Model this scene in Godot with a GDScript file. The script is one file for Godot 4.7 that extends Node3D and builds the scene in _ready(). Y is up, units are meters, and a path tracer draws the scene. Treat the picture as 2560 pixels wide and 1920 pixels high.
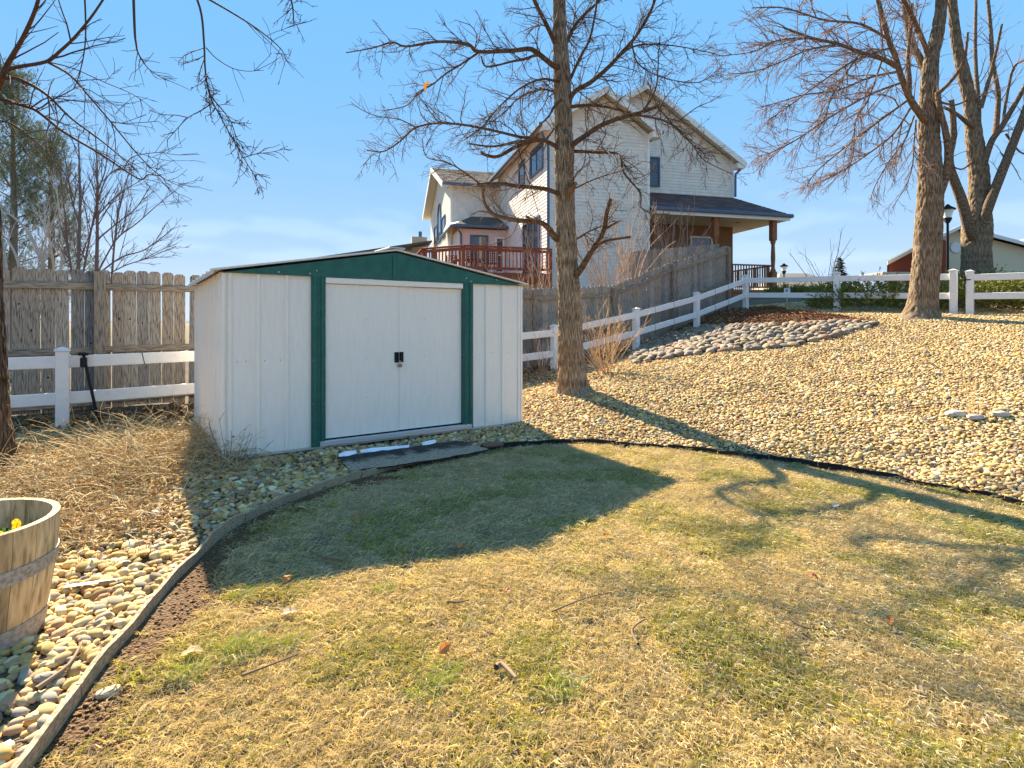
extends Node3D
# A back yard: metal shed, lawn, river-rock bank, fences, bare trees and the neighbour's house.
# Metres, y up, the camera looks along -z. "zf" is the distance in front of the camera (-z).

const EYE := 1.25
const FOCAL := 1400.0          # in pixels of a 2560 wide picture
const HORIZON := 807.0
const LIMB := 0.74

# ------------------------------------------------------------------ small helpers
func W(u: float, v: float, zf: float) -> Vector3:
	return Vector3((u - 1280.0) / FOCAL * zf, EYE - (v - HORIZON) / FOCAL * zf, -zf)

func lin(r: float, g: float, b: float, a := 1.0) -> Color:
	var c := Color(r, g, b).linear_to_srgb()
	c.a = a
	return c

class Buf:
	var v := PackedVector3Array()
	var n := PackedVector3Array()
	var c := PackedColorArray()
	var t := PackedVector2Array()
	var i := PackedInt32Array()
	var col := Color(1, 1, 1)
	var furrow := 2.0

	func quad(a: Vector3, b: Vector3, cc: Vector3, d: Vector3) -> void:
		var nn := (cc - a).cross(b - a)
		if nn.length_squared() < 1e-14:
			nn = (d - a).cross(cc - a)
		nn = nn.normalized()
		var k := v.size()
		for p in [a, b, cc, d]:
			v.append(p)
			n.append(nn)
			c.append(col)
		i.append_array(PackedInt32Array([k, k + 1, k + 2, k, k + 2, k + 3]))

	func tri(a: Vector3, b: Vector3, cc: Vector3) -> void:
		var nn := (cc - a).cross(b - a).normalized()
		var k := v.size()
		for p in [a, b, cc]:
			v.append(p)
			n.append(nn)
			c.append(col)
		i.append_array(PackedInt32Array([k, k + 1, k + 2]))

	# a solid between a closed outline and the same outline moved by d
	func solid(poly: PackedVector3Array, d: Vector3) -> void:
		var m := poly.size()
		var mid := Vector3.ZERO
		for p in poly:
			mid += p
		mid /= m
		var area := Vector3.ZERO
		for k in m:
			area += (poly[k] - mid).cross(poly[(k + 1) % m] - mid)
		var flip := area.dot(d) > 0.0
		for k in range(1, m - 1):
			if flip:
				tri(poly[0], poly[k], poly[k + 1])
				tri(poly[0] + d, poly[k + 1] + d, poly[k] + d)
			else:
				tri(poly[0], poly[k + 1], poly[k])
				tri(poly[0] + d, poly[k] + d, poly[k + 1] + d)
		for k in m:
			var a := poly[k]
			var b := poly[(k + 1) % m]
			if flip:
				quad(a, a + d, b + d, b)
			else:
				quad(a, b, b + d, a + d)

	# a chamfered box
	func box(at: Vector3, s: Vector3, e := 0.004) -> void:
		var h := s * 0.5
		e = minf(e, minf(h.x, minf(h.y, h.z)) * 0.8)
		var P := func(x, y, z, ax):
			var q := Vector3(x * h.x, y * h.y, z * h.z)
			if ax != 0: q.x -= x * e
			if ax != 1: q.y -= y * e
			if ax != 2: q.z -= z * e
			return at + q
		for sx in [-1, 1]:
			_q(at, P.call(sx, -1, -1, 0), P.call(sx, 1, -1, 0), P.call(sx, 1, 1, 0), P.call(sx, -1, 1, 0))
			_q(at, P.call(-1, sx, -1, 1), P.call(1, sx, -1, 1), P.call(1, sx, 1, 1), P.call(-1, sx, 1, 1))
			_q(at, P.call(-1, -1, sx, 2), P.call(1, -1, sx, 2), P.call(1, 1, sx, 2), P.call(-1, 1, sx, 2))
			for sy in [-1, 1]:
				_q(at, P.call(sx, sy, -1, 0), P.call(sx, sy, -1, 1), P.call(sx, sy, 1, 1), P.call(sx, sy, 1, 0))
				_q(at, P.call(sx, -1, sy, 0), P.call(sx, -1, sy, 2), P.call(sx, 1, sy, 2), P.call(sx, 1, sy, 0))
				_q(at, P.call(-1, sx, sy, 1), P.call(-1, sx, sy, 2), P.call(1, sx, sy, 2), P.call(1, sx, sy, 1))
				for sz in [-1, 1]:
					_t(at, P.call(sx, sy, sz, 0), P.call(sx, sy, sz, 1), P.call(sx, sy, sz, 2))

	func _q(mid: Vector3, a: Vector3, b: Vector3, cc: Vector3, d: Vector3) -> void:
		if (cc - a).cross(b - a).dot((a + cc) * 0.5 - mid) < 0.0:
			quad(a, d, cc, b)
		else:
			quad(a, b, cc, d)

	func _t(mid: Vector3, a: Vector3, b: Vector3, cc: Vector3) -> void:
		if (cc - a).cross(b - a).dot(a - mid) < 0.0:
			tri(a, cc, b)
		else:
			tri(a, b, cc)

	# a smooth tube along points
	func tube(pts: PackedVector3Array, rad: PackedFloat32Array, sides: int, cap := true, noise: FastNoiseLite = null, amp := 0.0) -> void:
		var m := pts.size()
		if m < 2:
			return
		var base := v.size()
		var side := Vector3.ZERO
		for k in m:
			var d := (pts[mini(k + 1, m - 1)] - pts[maxi(k - 1, 0)]).normalized()
			if side == Vector3.ZERO:
				side = d.cross(Vector3(0.31, 0.2, 0.93)).normalized()
			side = (side - d * side.dot(d)).normalized()
			var up := d.cross(side)
			for s in sides:
				var a := TAU * s / sides
				var nn := side * cos(a) + up * sin(a)
				var r := rad[k]
				if noise:
					var q := Vector3(cos(a) * furrow, pts[k].y * 2.6, sin(a) * furrow)
					r += amp * (0.7 - absf(noise.get_noise_3dv(q * 8.0)) * 3.0 + 0.3 * noise.get_noise_3dv(q * 19.0 * Vector3(1, 2.0, 1)))
				v.append(pts[k] + nn * r)
				n.append(nn)
				c.append(col)
		for k in m - 1:
			for s in sides:
				var a := base + k * sides + s
				var b := base + k * sides + (s + 1) % sides
				i.append_array(PackedInt32Array([a, a + sides, b + sides, a, b + sides, b]))
		if cap and rad[m - 1] > 0.004:
			var k := v.size()
			var d := (pts[m - 1] - pts[m - 2]).normalized()
			for s in sides:
				v.append(v[base + (m - 1) * sides + s])
				n.append(d)
				c.append(col)
			for s in range(1, sides - 1):
				i.append_array(PackedInt32Array([k, k + s + 1, k + s]))
		if noise:
			_smooth(base, m, sides)

	func _smooth(base: int, m: int, sides: int) -> void:
		for k in m:
			for s in sides:
				var a := v[base + k * sides + (s + 1) % sides] - v[base + k * sides + (s + sides - 1) % sides]
				var b := v[base + mini(k + 1, m - 1) * sides + s] - v[base + maxi(k - 1, 0) * sides + s]
				var nn := a.cross(b).normalized()
				if nn.dot(n[base + k * sides + s]) < 0.0:
					nn = -nn
				n[base + k * sides + s] = nn

	func mesh() -> ArrayMesh:
		# front faces run clockwise: turn every triangle to agree with its normals
		for k in range(0, i.size(), 3):
			var p := i[k]
			var q := i[k + 1]
			var r := i[k + 2]
			if (v[r] - v[p]).cross(v[q] - v[p]).dot(n[p] + n[q] + n[r]) < 0.0:
				i[k + 1] = r
				i[k + 2] = q
		var a := []
		a.resize(Mesh.ARRAY_MAX)
		a[Mesh.ARRAY_VERTEX] = v
		a[Mesh.ARRAY_NORMAL] = n
		a[Mesh.ARRAY_COLOR] = c
		if t.size() == v.size():
			a[Mesh.ARRAY_TEX_UV] = t
		a[Mesh.ARRAY_INDEX] = i
		var am := ArrayMesh.new()
		am.add_surface_from_arrays(Mesh.PRIMITIVE_TRIANGLES, a)
		return am

func part(called: String, mesh: Mesh, m: Material, parent: Node3D) -> MeshInstance3D:
	var o := MeshInstance3D.new()
	o.name = called
	o.mesh = mesh
	o.material_override = null
	for k in mesh.get_surface_count():
		o.set_surface_override_material(k, m)
	parent.add_child(o, true)
	return o

var used := {}
func numbered(called: String) -> String:
	if not used.has(called):
		used[called] = 0
		return called
	used[called] += 1
	return "%s_%03d" % [called, used[called]]

func thing(called: String, label: String, category: String, at := Vector3.ZERO, turn := 0.0, group := "") -> Node3D:
	var o := Node3D.new()
	o.name = numbered(called)
	add_child(o)
	o.position = at
	o.rotation.y = turn
	o.set_meta("label", label)
	o.set_meta("category", category)
	if group:
		o.set_meta("group", group)
	return o

func tag(o: Node, label: String, category: String, group := "", kind := "") -> void:
	o.set_meta("label", label)
	o.set_meta("category", category)
	if group:
		o.set_meta("group", group)
	if kind:
		o.set_meta("kind", kind)

func single(called: String, mesh: Mesh, m: Material, label: String, category: String, group := "") -> MeshInstance3D:
	var o := part(numbered(called), mesh, m, self)
	tag(o, label, category, group)
	return o

func boxmesh(s: Vector3, e := 0.004, at := Vector3.ZERO) -> ArrayMesh:
	var b := Buf.new()
	b.box(at, s, e)
	return b.mesh()

# ------------------------------------------------------------------ materials
var tex_cache := {}
func noise_tex(freq: float, stops: Array, seed_: int, octaves := 4, normal := false, kind := FastNoiseLite.TYPE_SIMPLEX_SMOOTH, size := 512) -> NoiseTexture2D:
	var key := str(freq, stops, seed_, octaves, normal, kind)
	if tex_cache.has(key):
		return tex_cache[key]
	var f := FastNoiseLite.new()
	f.noise_type = kind
	f.seed = seed_
	f.frequency = freq
	f.fractal_octaves = octaves
	var t := NoiseTexture2D.new()
	t.width = size
	t.height = size
	t.seamless = true
	t.noise = f
	if normal:
		t.as_normal_map = true
		t.bump_strength = 6.0
	elif stops:
		var g := Gradient.new()
		g.offsets = PackedFloat32Array(stops.map(func(s): return s[0]))
		g.colors = PackedColorArray(stops.map(func(s): return s[1]))
		t.color_ramp = g
	tex_cache[key] = t
	return t

func grey(x: float) -> Color:
	return Color(x, x, x)

# linear base colour, roughness, triplanar noise of the given scale
func mat(r: float, g: float, b: float, rough := 0.8, tex: Texture2D = null, scale := Vector3.ONE, relief := 0.0, world := false, relief_tex: Texture2D = null) -> StandardMaterial3D:
	var m := StandardMaterial3D.new()
	m.albedo_color = lin(r, g, b)
	m.roughness = rough
	m.cull_mode = BaseMaterial3D.CULL_DISABLED
	m.metallic_specular = 0.3
	if tex or relief_tex:
		m.uv1_triplanar = true
		m.uv1_world_triplanar = world
		m.uv1_scale = scale
	if tex:
		m.albedo_texture = tex
	if relief > 0.0:
		m.heightmap_enabled = true
		m.heightmap_texture = relief_tex if relief_tex else tex
		m.heightmap_scale = relief
	return m

func vmat(rough := 0.85, tex: Texture2D = null, scale := Vector3.ONE, world := true) -> StandardMaterial3D:
	var m := mat(1, 1, 1, rough, tex, scale, 0.0, world)
	m.vertex_color_use_as_albedo = true
	return m

# ------------------------------------------------------------------ terrain
const HX0 := -10.0
const HX1 := 17.0
const HZ0 := -1.0
const HZ1 := 27.0
const HS := 0.1
var hw: int
var hh: int
var hgrid := PackedFloat32Array()
var sdf := PackedFloat32Array()     # signed distance to the lawn edge, positive on the lawn
var edge := PackedVector2Array()    # (x, zf) of the lawn edge, from near left round to near right
var tp: PackedVector3Array
var tw := PackedFloat64Array()

func tps_u(r2: float) -> float:
	return 0.0 if r2 < 1e-9 else r2 * log(r2)

func tps_fit() -> void:
	var n := tp.size()
	var N := n + 3
	var A := []
	for r in N:
		var row := PackedFloat64Array()
		row.resize(N + 1)
		A.append(row)
	for r in n:
		for k in n:
			A[r][k] = tps_u(Vector2(tp[r].x - tp[k].x, tp[r].z - tp[k].z).length_squared()) + (0.6 if r == k else 0.0)
		A[r][n] = 1.0
		A[r][n + 1] = tp[r].x
		A[r][n + 2] = tp[r].z
		A[n][r] = 1.0
		A[n + 1][r] = tp[r].x
		A[n + 2][r] = tp[r].z
		A[r][N] = tp[r].y
	for p in N:
		var best := p
		for r in range(p + 1, N):
			if absf(A[r][p]) > absf(A[best][p]):
				best = r
		var sw = A[p]
		A[p] = A[best]
		A[best] = sw
		for r in range(p + 1, N):
			var f: float = A[r][p] / A[p][p]
			if f != 0.0:
				for k in range(p, N + 1):
					A[r][k] -= f * A[p][k]
	tw.resize(N)
	for p in range(N - 1, -1, -1):
		var s: float = A[p][N]
		for k in range(p + 1, N):
			s -= A[p][k] * tw[k]
		tw[p] = s / A[p][p]

func tps(x: float, z: float) -> float:
	var n := tp.size()
	var s := tw[n] + tw[n + 1] * x + tw[n + 2] * z
	for k in n:
		var dx := x - tp[k].x
		var dz := z - tp[k].z
		var r2 := dx * dx + dz * dz
		if r2 > 1e-9:
			s += tw[k] * r2 * log(r2)
	return s

func grid_at(g: PackedFloat32Array, x: float, z: float) -> float:
	var fx := clampf((x - HX0) / HS, 0.0, hw - 1.001)
	var fz := clampf((z - HZ0) / HS, 0.0, hh - 1.001)
	var ix := int(fx)
	var iz := int(fz)
	fx -= ix
	fz -= iz
	var k := iz * hw + ix
	return lerpf(lerpf(g[k], g[k + 1], fx), lerpf(g[k + hw], g[k + hw + 1], fx), fz)

func gh(x: float, z: float) -> float:
	return grid_at(hgrid, x, z)

func on_ground(x: float, zf: float, up := 0.0) -> Vector3:
	return Vector3(x, gh(x, zf) + up, -zf)

# where the ray through a pixel meets the terrain
func pick(u: float, v: float) -> Vector3:
	var z := 1.0
	while z < 26.0:
		var p := W(u, v, z)
		if p.y <= gh(p.x, z):
			return on_ground(p.x, z)
		z += 0.02
	return W(u, v, 26.0)

func catmull(p: PackedVector3Array, per: int) -> PackedVector3Array:
	var o := PackedVector3Array()
	for k in p.size() - 1:
		for j in per:
			o.append(p[k].cubic_interpolate(p[k + 1], p[maxi(k - 1, 0)], p[mini(k + 2, p.size() - 1)], float(j) / per))
	o.append(p[p.size() - 1])
	return o

func make_terrain() -> void:
	var e3 := PackedVector3Array()
	for q in [[-0.35, -4.0], [-0.95, 0.0], [-1.2, 1.0], [-1.41, 1.76], [-1.587, 2.525], [-1.69, 3.28], [-1.566, 3.78], [-1.257, 4.4], [-0.85, 4.95], [-0.31, 5.42], [0.615, 5.74], [1.28, 5.59], [1.75, 5.38], [2.26, 5.1], [2.75, 4.69], [3.27, 4.09], [3.456, 3.78], [3.75, 3.1], [4.1, 1.5], [4.3, -4.0]]:
		e3.append(Vector3(q[0], 0, q[1]))
	for q in catmull(e3, 8):
		edge.append(Vector2(q.x, q.z))
	tp = PackedVector3Array()
	for q in [[0, 0, 0], [-1, 1.8, 0], [-1, 3, 0], [0, 3, 0], [0, 5, 0], [1.2, 4.5, 0], [2, 2, 0], [2.6, 3.6, 0], [4, 0, 0.02], [1.2, 5.5, 0.01], [0, -3, 0], [5, -3, 0.1], [-5, -3, 0],
			[-0.31, 5.6, 0.035], [2.45, 5.3, 0.045], [2.95, 4.85, 0.05], [3.75, 4.0, 0.06], [4.3, 2.5, 0.08],
			[-1.9, 2.2, 0.02], [-2.5, 3.5, 0.035], [-3.5, 5, 0.05], [-5, 5, 0.05], [-5, 3, 0.02], [-2.4, 4.7, 0.05], [-1.2, 5.2, 0.04], [-6.5, 4, 0.05],
			[-5.06, 6.3, 0.06], [-6.2, 6.8, 0.1], [-4.46, 8, 0.12], [-3.1, 8.3, 0.12], [0.11, 6.5, 0.09], [-1.5, 7.5, 0.1], [-1, 9.2, 0.12],
			[0.2, 9.8, 0.17], [0.85, 7.9, 0.29], [2.82, 12.73, 0.6], [4.65, 14.2, 1.05], [6.6, 15.8, 1.62], [7.95, 13.7, 1.53], [9.5, 11.9, 1.42], [8.0, 11, 1.36], [11.05, 10.1, 1.35],
			[3.86, 11.5, 0.86], [5.76, 13, 1.38], [2.4, 10.5, 0.58], [6.75, 10.5, 1.16], [5.2, 8.5, 0.7], [3.2, 7.2, 0.34], [6.5, 6.5, 0.66], [8.5, 5, 0.75], [7, 2, 0.5],
			[1.0, 17, 0.9], [1.5, 23.4, 1.0], [5.2, 25, 1.7], [11.7, 25, 2.4], [9, 19, 2.0], [3.8, 17.5, 1.2], [12, 14, 1.7], [15, 11, 1.6], [14, 25, 2.1], [-9, 12, 0.3], [-3, 20, 0.8], [-9, 25, 0.5]]:
		tp.append(Vector3(q[0], q[2], q[1]))
	tps_fit()
	hw = int((HX1 - HX0) / HS) + 1
	hh = int((HZ1 - HZ0) / HS) + 1
	hgrid.resize(hw * hh)
	sdf.resize(hw * hh)
	var lumps := FastNoiseLite.new()
	lumps.seed = 4
	lumps.frequency = 0.9
	lumps.fractal_octaves = 3
	var m := edge.size()
	# coarse spline samples, then bilinear between them
	var step := 4
	var cw := int(ceil(float(hw) / step)) + 1
	var chh := int(ceil(float(hh) / step)) + 1
	var coarse := PackedFloat32Array()
	coarse.resize(cw * chh)
	for j in chh:
		for k in cw:
			coarse[j * cw + k] = clampf(tps(HX0 + k * HS * step, HZ0 + j * HS * step), -0.05, 2.3)
	for j in hh:
		for k in hw:
			var x := HX0 + k * HS
			var z := HZ0 + j * HS
			var d := 1e9
			var inside := false
			if x > -4.0 and x < 6.5 and z < 7.5:
				for s in m - 1:
					var a := edge[s]
					var b := edge[s + 1]
					var ab := b - a
					var t := clampf((Vector2(x, z) - a).dot(ab) / ab.length_squared(), 0.0, 1.0)
					d = minf(d, (a + ab * t).distance_squared_to(Vector2(x, z)))
					if (a.y > z) != (b.y > z) and x < (b.x - a.x) * (z - a.y) / (b.y - a.y) + a.x:
						inside = not inside
				if edge[0].y < z and edge[m - 1].y < z:
					pass
				d = sqrt(d)
			else:
				d = 3.0
			var sd := d if inside else -d
			var fx := float(k) / step
			var fz := float(j) / step
			var ix := int(fx)
			var iz := int(fz)
			fx -= ix
			fz -= iz
			var q := iz * cw + ix
			var h := lerpf(lerpf(coarse[q], coarse[q + 1], fx), lerpf(coarse[q + cw], coarse[q + cw + 1], fx), fz)
			h = lerpf(h, 0.0, smoothstep(-0.12, 0.1, sd))
			h += lumps.get_noise_2d(x, z) * (0.012 if sd > 0.0 else 0.022)
			hgrid[j * hw + k] = h
			sdf[j * hw + k] = sd

func in_poly(poly: PackedVector2Array, x: float, z: float) -> bool:
	return Geometry2D.is_point_in_polygon(Vector2(x, z), poly)

var cobble_poly := PackedVector2Array()
var mulch_poly := PackedVector2Array()
const FENCE_A := Vector2(-5.06, 6.3)      # the white fence line through its left post
const FENCE_D := Vector2(0.775, 0.632)
const SHED_AT := Vector2(-2.458, 4.74)
const SHED_X := Vector2(0.825, 0.565)

func in_shed(x: float, z: float, grow := 0.0) -> bool:
	var d := Vector2(x, z) - SHED_AT
	var a := d.dot(SHED_X)
	var b := d.dot(Vector2(-SHED_X.y, SHED_X.x))
	return a > -grow and a < 3.114 + grow and b > -grow and b < 2.3 + grow

func behind_fence(x: float, z: float) -> float:
	return (Vector2(x, z) - FENCE_A).dot(Vector2(-FENCE_D.y, FENCE_D.x))

func build_ground() -> void:
	for q in [[1590, 912], [1700, 893], [1830, 880], [1990, 866], [2090, 845], [2195, 812], [2080, 806], [1950, 815], [1840, 818], [1720, 806], [1650, 835], [1570, 880]]:
		var p := pick(q[0], q[1])
		cobble_poly.append(Vector2(p.x, -p.z))
	for q in [[1655, 832], [1722, 808], [1840, 819], [1950, 815], [2080, 806], [2190, 803], [2050, 784], [1930, 768], [1800, 772], [1700, 790]]:
		var p := pick(q[0], q[1])
		mulch_poly.append(Vector2(p.x, -p.z))
	var xs := PackedFloat32Array()
	var zs := PackedFloat32Array()
	for x in [-400, -200, -100, -60, -40, -28, -20, -14]:
		xs.append(x)
	var q := -10.0
	while q < 16.95:
		xs.append(q)
		q += 0.12
	for x in [17.5, 20, 24, 30, 40, 60, 100, 200, 400]:
		xs.append(x)
	for z in [-60, -30, -15, -8, -4]:
		zs.append(z)
	q = -1.0
	while q < 26.9:
		zs.append(q)
		q += 0.12
	for z in [27.5, 30, 34, 40, 50, 70, 100, 160, 260, 500]:
		zs.append(z)
	var patch := FastNoiseLite.new()
	patch.seed = 11
	patch.frequency = 0.8
	patch.fractal_octaves = 4
	var b := Buf.new()
	for z in zs:
		for x in xs:
			var h := gh(x, z)
			var far := maxf(maxf(HX0 - x, x - HX1), z - HZ1)
			if far > 0.0:
				h = lerpf(h, 1.2, clampf(far / 60.0, 0.0, 1.0))
			b.v.append(Vector3(x, h, -z))
			var c := Color(0.20, 0.16, 0.085)              # dormant grass far off
			var sd := grid_at(sdf, x, z)
			if far <= 0.0:
				var pn := patch.get_noise_2d(x, z)
				if sd > 0.0:
					c = Color(0.36, 0.27, 0.15).lerp(Color(0.2, 0.14, 0.08), clampf(0.5 + pn, 0, 1))
					if x < 0.0 and sd < 0.32 + 0.25 * pn:
						c = Color(0.20, 0.115, 0.058)
				elif in_poly(mulch_poly, x, z):
					c = Color(0.11, 0.055, 0.03)
				elif behind_fence(x, z) > 0.0 and x < 6.5:
					c = Color(0.19, 0.14, 0.08).lerp(Color(0.12, 0.09, 0.06), clampf(0.5 + pn, 0, 1))
				else:
					c = Color(0.27, 0.20, 0.12).lerp(Color(0.19, 0.14, 0.09), clampf(0.5 + pn, 0, 1))
			b.c.append(c)
			b.n.append(Vector3.UP)
	var nx := xs.size()
	var nz := zs.size()
	for j in nz - 1:
		for k in nx - 1:
			var a := j * nx + k
			b.i.append_array(PackedInt32Array([a, a + nx, a + nx + 1, a, a + nx + 1, a + 1]))
	for j in nz:
		for k in nx:
			var dx := b.v[j * nx + mini(k + 1, nx - 1)] - b.v[j * nx + maxi(k - 1, 0)]
			var dz := b.v[mini(j + 1, nz - 1) * nx + k] - b.v[maxi(j - 1, 0) * nx + k]
			b.n[j * nx + k] = dx.cross(dz).normalized()
	for k in b.n.size():
		if b.n[k].y < 0.0:
			b.n[k] = -b.n[k]
	var soil := vmat(0.95, noise_tex(0.03, [[0.0, grey(0.55)], [0.45, grey(0.85)], [1.0, grey(1.0)]], 3, 5), Vector3(2.3, 2.3, 2.3))
	soil.heightmap_enabled = true
	soil.heightmap_texture = noise_tex(0.05, [], 8, 5)
	soil.heightmap_scale = 1.5
	var g := part("ground", b.mesh(), soil, self)
	g.set_meta("kind", "structure")
	g.set_meta("label", "yard ground sloping up from the lawn to the fences")

# ------------------------------------------------------------------ scatter helpers
func scatter(called: String, mesh: Mesh, m: Material, xf: Array, cols: PackedColorArray, parent: Node3D) -> MultiMeshInstance3D:
	var mm := MultiMesh.new()
	mm.transform_format = MultiMesh.TRANSFORM_3D
	mm.use_colors = cols.size() > 0
	mm.mesh = mesh
	mm.instance_count = xf.size()
	for k in xf.size():
		mm.set_instance_transform(k, xf[k])
		if cols.size():
			mm.set_instance_color(k, cols[k])
	var o := MultiMeshInstance3D.new()
	o.name = called
	o.multimesh = mm
	o.material_override = m
	parent.add_child(o, true)
	o.set_meta("kind", "stuff")
	return o

func pebble(seed_: int, segs := 7, rings := 4) -> ArrayMesh:
	var f := FastNoiseLite.new()
	f.seed = seed_
	f.frequency = 0.55
	var b := Buf.new()
	var P := func(a: float, e: float) -> Vector3:
		var d := Vector3(cos(a) * cos(e), sin(e), sin(a) * cos(e))
		var k := 1.0 + 0.42 * f.get_noise_3dv(d * 1.6 + Vector3(seed_ * 3.1, 0, 0))
		d = Vector3(signf(d.x) * pow(absf(d.x), 0.85), signf(d.y) * pow(absf(d.y), 0.85), signf(d.z) * pow(absf(d.z), 0.85))
		return d * k
	b.v.append(P.call(0.0, -PI / 2))
	for r in range(1, rings):
		for s in segs:
			b.v.append(P.call(TAU * s / segs + r * 0.4, -PI / 2 + PI * r / rings))
	b.v.append(P.call(0.0, PI / 2))
	var last := b.v.size() - 1
	for s in segs:
		b.i.append_array(PackedInt32Array([0, 1 + s, 1 + (s + 1) % segs]))
		var o := 1 + (rings - 2) * segs
		b.i.append_array(PackedInt32Array([last, o + (s + 1) % segs, o + s]))
		for r in rings - 2:
			var a := 1 + r * segs + s
			var c := 1 + r * segs + (s + 1) % segs
			b.i.append_array(PackedInt32Array([a, a + segs, c + segs, a, c + segs, c]))
	for p in b.v:
		b.n.append(p.normalized())
		b.c.append(Color(1, 1, 1))
	return b.mesh()

const STONE_COLOURS := [
	[0.667, 0.457, 0.184], [0.742, 0.514, 0.222], [0.603, 0.386, 0.144], [0.795, 0.592, 0.302], [0.705, 0.431, 0.151], [0.539, 0.374, 0.189],
	[0.448, 0.348, 0.227], [0.640, 0.426, 0.241], [0.742, 0.554, 0.278], [0.372, 0.316, 0.246], [0.800, 0.688, 0.428], [0.539, 0.302, 0.165], [0.628, 0.426, 0.178]]

func stone_colour(rng: RandomNumberGenerator) -> Color:
	var c = STONE_COLOURS[rng.randi() % STONE_COLOURS.size()]
	var k := rng.randf_range(0.5, 1.15)
	return Color(c[0] * k, c[1] * k, c[2] * k)

func stone_basis(rng: RandomNumberGenerator, r: float) -> Basis:
	var b := Basis(Vector3.UP, rng.randf() * TAU) * Basis(Vector3(1, 0, 0), rng.randfn(0, 0.28)) * Basis(Vector3(0, 0, 1), rng.randfn(0, 0.28))
	return b * Basis.from_scale(Vector3(r * rng.randf_range(1.0, 1.45), r * rng.randf_range(0.5, 0.75), r * rng.randf_range(0.75, 1.0)))

func in_sight(x: float, z: float, beside := 1.2) -> bool:
	return z > 0.9 and absf(x) < 0.93 * z + beside

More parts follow.
